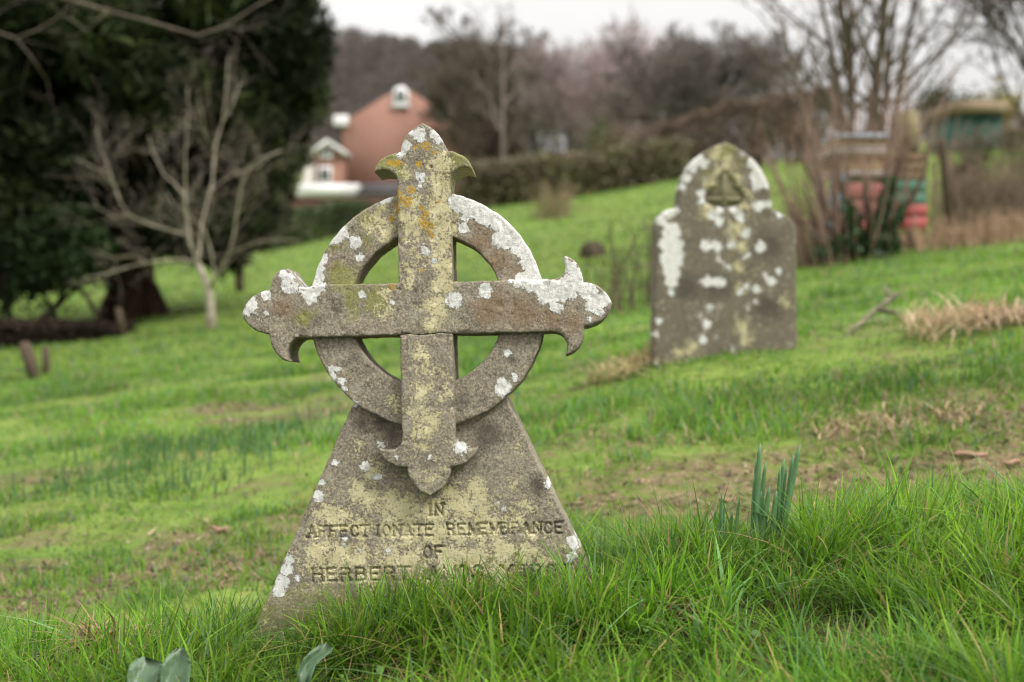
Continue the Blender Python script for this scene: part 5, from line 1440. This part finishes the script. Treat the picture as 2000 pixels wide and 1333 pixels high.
tw2 = []
for i in range(48):
    x0 = rnd.uniform(1560, 1665); p = P(x0, 488, PY + rnd.uniform(-.2, .9)) - cb_; p.z = gz(cb_.x + p.x, cb_.y + p.y) - cb_.z
    pp = polyline(p, Vector(((x0 - 1660) / 100 * .35 + rnd.gauss(0, .13), rnd.gauss(0, .2), 1)), rnd.uniform(.9, 1.75), 6, .07, .03, rnd)
    for k in range(6): tw2.append((pp[k], pp[k + 1], .010 * (1 - .13 * k), .010 * (1 - .13 * (k + 1))))
for i in range(60):
    x0 = rnd.uniform(1640, 1860); p = P(x0, 300 + rnd.uniform(-20, 30), PY + 2.6 + rnd.uniform(-.3, .5)) - cb_
    pp = polyline(p, Vector(((x0 - 1720) / 100 * .2 + rnd.gauss(0, .16), rnd.gauss(0, .2), 1)), rnd.uniform(.5, 1.1), 5, .08, .03, rnd)
    p2 = p.copy(); p2.z = gz(cb_.x + p.x, cb_.y + p.y) - cb_.z
    tw2.append((p2, pp[0], .012, .011))
    for k in range(5): tw2.append((pp[k], pp[k + 1], .011 * (1 - .15 * k), .011 * (1 - .15 * (k + 1))))
seg_obj('outer_stems', tw2, (.20, .135, .105), M_twig, cop, 3, .3)['kind'] = 'stuff'
# brown dead stems beside it and along the right edge
def dead_stems(name, label, cat, spots, n, hgt, c, Y, seed, spread=.25, r=.006, group=None):
    b = G(*spots[0]); root = thing(name, label, cat, b[:], group=group)
    rn = random.Random(seed); sg_ = []
    for _ in range(n):
        s = rn.choice(spots); p = G(s[0] + rn.gauss(0, 22), s[1] + rn.gauss(0, .3)) - b
        pp = polyline(p, Vector((rn.gauss(0, spread), rn.gauss(0, spread), 1)), hgt * rn.uniform(.5, 1.15), 5, .10, -.01, rn)
        for k in range(5): sg_.append((pp[k], pp[k + 1], r * (1 - .15 * k), r * (1 - .15 * (k + 1))))
        for _2 in range(3):
            k = rn.randrange(1, 5); q = polyline(pp[k], Vector((rn.gauss(0, .6), rn.gauss(0, .6), rn.gauss(.5, .4))), hgt * .25, 2, .15, 0, rn)
            for j in range(2): sg_.append((q[j], q[j + 1], r * .6, r * .4))
    seg_obj('stems', sg_, c, M_twig, root, 3, .35)['kind'] = 'stuff'
    return root
dead_stems('dead_weeds', 'tangle of tall brown dead weeds at the right edge below the shed', 'weeds', [(1870, 17), (1900, 17.5), (1940, 17), (1980, 17.5), (2020, 17)], 420, .95, (.17, .125, .09), 17, 3)
dead_stems('dead_weeds', 'low rusty dead weeds on the crest right of the crates', 'weeds', [(1830, 14.5), (1880, 14.6), (1930, 14.6), (1980, 14.8)], 260, .36, (.30, .20, .13), 14.5, 4)
dead_stems('dry_stalks', 'thin dark dry stalks standing on the lawn left of the arched headstone', 'stalks', [(1190, 11), (1215, 11.5), (1235, 11.2), (1255, 11.4), (1280, 11), (1300, 11.3)], 44, .72, (.10, .085, .05), 11, 6, .10, .008)
dead_stems('dry_stalks', 'pale dry stalks at the left foot of the coppiced shrub', 'stalks', [(1530, 15), (1555, 15), (1580, 15.2)], 60, .7, (.26, .19, .13), 15, 7, .15, .006)
dead_stems('dry_stalks', 'small clump of pale stalks in front of the garden hedge', 'stalks', [(1075, 36), (1090, 36)], 70, .95, (.24, .19, .11), 36, 8, .15, .014)
for (pa, pb, lab) in [((1862, 425), (1838, 270), 'thick leaning brown fence post right of the crates'), ((1880, 470), (1850, 330), 'second leaning brown post, lower and nearer the crest')]:
    post('fence_post', lab, 'post', pa, pb, .05, 16.0, pointed=False)

hedge('bramble_thicket', 'grey-brown thicket of bare brambles screening the green shed', 'thicket', [G(1862, 26), G(1910, 26), G(1960, 25), G(2040, 25)], [.45, .95, 1.35, 1.7], 1.2, 2600, .016, .42, (.09, .07, .052), (.17, .13, .10), 29, M_twig)
# straw clumps, fallen branch
def straw(name, label, px, py, w, h, n, c, seed, comb=0., y0=3.7):
    b = ground_at(px, py, y0); root = thing(name, label, 'dry grass', b[:])
    x_ = rng.uniform(-1, 1, n) * w * .62 * (.7 + .3 * rng.random(n)); y_ = rng.normal(0, .20, n) * w
    z_ = zfun(b.x + x_, b.y + y_) - b.z + rng.random(n) * h * (.25 + .75 * comb) * (.45 + 1.1 * fbm((x_ + seed) * 5, x_ * 0, seed, 3))
    pos_ = np.stack([x_, y_, z_], -1)
    cl_ = np.array([c]) * (1 + rng.uniform(-.4, .35, (n, 1)))
    me_ = blade_mesh('straw', pos_, np.where(rng.random(n) < comb, -1.57 + rng.normal(0, .5, n), rng.uniform(0, 6.28, n)), rng.uniform(.5, 1.3, n) * h * .85, np.full(n, .007), rng.normal(.4, .35, n), rng.gamma(2.4, .5, n).clip(0, 2.6), 5, cl_)
    link('straw', me_, M_leaf, root); return root
straw('dry_grass_clump', 'large clump of bleached straw-coloured grass at the right edge', 1880, 648, .50, .15, 480, (.60, .46, .31), 1, .6)
straw('dry_grass_clump', 'darker heap of dry grass behind the bleached clump at the right edge', 1985, 628, .44, .09, 600, (.34, .24, .15), 2, .3)
straw('dry_grass_clump', 'pale tuft of dry grass at the left foot of the arched headstone', 1195, 745, .22, .13, 170, (.44, .37, .18), 3, .1)
straw('dry_grass_clump', 'thin wisp of dry grass touching the arched headstone', 1250, 722, .18, .13, 110, (.40, .29, .15), 4, .2)
straw('dry_grass_clump', 'flat dry tangle in the bare patch below the bleached clump', 1750, 835, .55, .06, 420, (.40, .30, .17), 5, .2)
straw('dry_tussock', 'brown withered tussock in the long grass at the bottom left', 190, 1318, .085, .11, 190, (.26, .18, .09), 9, .3, 2.0)
straw('dry_tussock', 'small withered tussock in the long grass below the daffodil leaves', 1310, 1225, .08, .06, 36, (.36, .26, .13), 11, .3, 2.0)
fb = ground_at(1690, 645, 3.7); fy = fb.y
br = thing('fallen_branch', 'grey mossy fallen branch lying in the grass right of the arched headstone', 'branch', fb[:])
mb = MB(); q = [P(*a) - fb for a in [(1640, 668, fy - .2), (1680, 632, fy), (1712, 604, fy + .1), (1740, 584, fy + .2), (1754, 572, fy + .2)]]
mb.tube(q, [.006, .012, .015, .018, .012], 7)
mb.tube([q[2], P(1748, 610, fy) - fb, P(1758, 626, fy) - fb], [.018, .012, .006], 6); mb.tube([q[3], P(1728, 560, fy + .3) - fb], [.014, .008], 6)
mb.build('limb', simple_mat('mossy_bark', (.10, .09, .06), (.20, .19, .12), 14, .9, .1, .6), br, smooth=True)

# dark pieces of bark lying on the bare earth
for i, (px, py, a, l, lab) in enumerate([(1895, 899, .1, .10, 'reddish brown strip of bark lying on the turf at the right'), (1420, 1048 - 60, .4, .05, 'small dark bark chip on the bare earth left of the daffodil leaves'), (430, 1043, -.5, .06, 'pale brown bark scrap on the turf left of the wedge base'), (1975, 915, .2, .05, 'small brown bark chip at the right edge of the bare earth')]):
    q = ground_at(px, py, 3.9); t_ = thing('bark_piece', lab, 'bark', (q.x, q.y, q.z + .012), a)
    mb = MB(); nn_ = 7
    for k in range(nn_):
        pass
    vs = []; fs = []
    for k in range(nn_):
        x_ = (k / (nn_ - 1) - .5) * 1.2 * l; w_ = .011 * (1.2 - abs(k / (nn_ - 1) - .5)) * (1 + .3 * math.sin(k * 2.1 + i))
        for (yy_, zz_) in ((-w_, .002), (0, .012), (w_, .003), (0, -.006)): vs.append((x_, yy_, zz_ + .004 * math.sin(k + i)))
    for k in range(nn_ - 1):
        for j in range(4): fs.append((k * 4 + j, k * 4 + (j + 1) % 4, k * 4 + 4 + (j + 1) % 4, k * 4 + 4 + j))
    fs += [(3, 2, 1, 0), tuple((nn_ - 1) * 4 + j for j in range(4))]
    mb.add(vs, fs); mb.build('bark', simple_mat('bark_scrap', (.20, .12, .075), (.34, .22, .15), 20), t_)

# ------------------------------------------------------------------ daffodil leaves, dock leaves
M_daf = simple_mat('daffodil_leaf', (.065, .155, .062), (.12, .225, .10), 26, .45, .35, .1, (4, 4, .6))
def strap_leaf(name, parent, base, tip, w, side=0.0, mat=None, bow=.02, n=12):
    """thick strap-shaped leaf with a shallow channel and blunt tip"""
    base = Vector(base); tip = Vector(tip); d = tip - base
    sd = Vector((math.cos(side), math.sin(side), 0)); nr = Vector((-sd.y, sd.x, 0))
    vs = []; fs = []
    for i in range(n + 1):
        t = i / n; c = base + d * t + nr * (bow * math.sin(t * 2.6)) + sd * (bow * .5 * t * t)
        ww = w / 2 * (min(1, .7 + t) if t < .75 else 1) * (math.sqrt(max(0, 1 - ((t - .72) / .285) ** 2)) if t > .72 else 1)
        ww = max(ww, .0006); th = .0011
        for (a, b) in ((-1, .0018), (-.5, -.0006), (0, -.0018), (.5, -.0006), (1, .0018)): vs.append(c + sd * (a * ww) + nr * (b * ww / w * 2 - th))
        for (a, b) in ((1, .0018), (.5, -.0006), (0, -.0018), (-.5, -.0006), (-1, .0018)): vs.append(c + sd * (a * ww) + nr * (b * ww / w * 2 + th))
    for i in range(n):
        for k in range(10): fs.append((i * 10 + k, i * 10 + (k + 1) % 10, (i + 1) * 10 + (k + 1) % 10, (i + 1) * 10 + k))
    fs.append(tuple(range(n * 10, n * 10 + 10)))
    mb_ = MB(); mb_.add(vs, fs); return mb_.build(name, mat or M_daf, parent, smooth=True)
def daffodil(label, Y, pxb, leaves, wpx):
    b = G(pxb, Y); root = thing('daffodil', label, 'daffodil leaves', b[:])
    for k, (tx, ty, bx0, sd) in enumerate(leaves):
        yy = Y + .012 * ((k * 7) % 5 - 2)
        base = G(bx0, yy); base.z -= .02
        strap_leaf('leaf', root, base - b, P(tx, ty, yy - .01) - b, wpx * mpp(Y) * (1, .85, .95, .8, .9)[k % 5], sd, bow=.006)
daffodil('tall upright clump of grey-green daffodil leaves in the grass right of the cross', 3.16, 1487, [(1483, 866, 1484, .25), (1473, 897, 1478, -.5), (1496, 902, 1490, .6), (1474, 925, 1474, .1), (1488, 960, 1494, .9), (1500, 950, 1482, -.3)], 11)
daffodil('clump of grey-green daffodil leaves leaning to the right', 3.16, 1528, [(1561, 870, 1524, .2), (1546, 888, 1524, -.4), (1531, 897, 1520, .4), (1521, 912, 1524, -.1), (1538, 910, 1530, .8), (1516, 960, 1512, .3)], 11)
daffodil('short thin clump of daffodil shoots left of the two taller clumps', 3.14, 1425, [(1409, 965, 1418, .3), (1441, 970, 1432, -.3), (1396, 995, 1410, .2), (1416, 985, 1420, .6), (1428, 1000, 1428, 0)], 7)

# blue-green daffodil leaves massed in the left middle ground
N = 520
cs = [ground_at(px, py, 4.2) for px, py in [(560, 850), (530, 880), (590, 830), (300, 920), (200, 930), (350, 900), (250, 890), (420, 940), (400, 880), (120, 900), (160, 960), (60, 960), (480, 900), (620, 860), (330, 960)]]
ci = rng.integers(0, len(cs), N); ca = np.array([c[:] for c in cs])
x = ca[ci, 0] + rng.normal(0, .17, N); y = ca[ci, 1] + rng.normal(0, .13, N)
k = bare(x, y) < .5; x, y = x[k], y[k]; N = len(x)
me = blade_mesh('daffodil_leaves', np.stack([x, y, zfun(x, y) - .01], -1), rng.uniform(0, 6.28, N), rng.uniform(.06, .17, N), rng.uniform(.006, .011, N), rng.normal(.12, .15, N), rng.gamma(1.5, .15, N).clip(0, .8), 3, np.array([[.085, .17, .065]]) * (1 + rng.uniform(-.3, .4, (N, 1))))
tag(link('young_daffodil_leaves', me, M_grass), 'drift of blue-green young daffodil leaves in the left middle ground', 'daffodil leaves', kind='stuff')

M_dock = None
def dock_mat():
    g = NT('dock_leaf'); o = g.coord('Object'); n = g.noise(14, 5, .6, o)
    c = g.mix(g.rng(n, .3, .7), (.075, .145, .07), (.13, .20, .11)); c = g.mix(g.rng(g.noise(40, 3, .6, o), .55, .7, 0, .5), c, (.19, .24, .15))
    p = g.pbsdf(c, .42, .45, g.bump(n, .25, .004)); t = g.n('ShaderNodeBsdfTranslucent'); g.l(c, t.inputs[0])
    m = g.n('ShaderNodeMixShader'); m.inputs[0].default_value = .2; g.l(p, m.inputs[1]); g.l(t.outputs[0], m.inputs[2])
    return g.done(m.outputs[0])
M_dock = dock_mat()
def broad_leaf(parent, outline_px, Y, tilt, name='leaf'):
    """leaf blade drawn by stations (left x, right x, y) in photo pixels, curved in depth"""
    b = parent.location; vs = []; fs = []; n = len(outline_px); mcols = 9
    for i, (xl, xr, py) in enumerate(outline_px):
        t = i / (n - 1)
        for k in range(mcols):
            s = k / (mcols - 1); px = xl + (xr - xl) * s
            dep = Y + tilt * (1 - t) + .02 * math.sin(s * 3.14) * .8 + .006 * math.sin(s * 9 + i * 1.3)
            vs.append(P(px, py + 2.0 * math.sin(s * 7 + i), dep) - b)
    for i in range(n - 1):
        for k in range(mcols - 1): fs.append((i * mcols + k, i * mcols + k + 1, (i + 1) * mcols + k + 1, (i + 1) * mcols + k))
    nv = len(vs); vs2 = [v + Vector((0, .0012, -.0004)) for v in vs]
    fs2 = [tuple(j + nv for j in reversed(f)) for f in fs]
    rim = []
    ring = [k for k in range(mcols)] + [i * mcols + mcols - 1 for i in range(1, n)] + [(n - 1) * mcols + k for k in range(mcols - 2, -1, -1)] + [i * mcols for i in range(n - 2, 0, -1)]
    for a_, b_ in zip(ring, ring[1:] + ring[:1]): rim.append((a_, b_, b_ + nv, a_ + nv))
    mb_ = MB(); mb_.add(vs + vs2, fs + fs2 + rim); return mb_.build(name, M_dock, parent, smooth=True)
def dock(label, px, Y, leaves):
    b = G(px, Y); root = thing('dock_plant', label, 'dock leaves', b[:])
    for (o_, Yl, ti) in leaves: broad_leaf(root, o_, Yl, ti)
dock('broad grey-green dock leaves in the grass at the bottom left', 320, 2.52,
     [([(268, 284, 1284), (262, 306, 1288), (254, 318, 1296), (250, 318, 1308), (248, 312, 1322), (248, 306, 1340), (252, 300, 1356)], 2.50, .05),
      ([(346, 358, 1266), (332, 366, 1274), (322, 371, 1286), (315, 373, 1300), (312, 372, 1316), (312, 369, 1334), (316, 362, 1352)], 2.47, .04)])
dock('single twisted dock leaf in the grass below the wedge base', 610, 2.5,
     [([(632, 640, 1256), (616, 651, 1263), (603, 646, 1274), (592, 632, 1287), (585, 617, 1301), (580, 610, 1318), (580, 604, 1340)], 2.47, .05)])
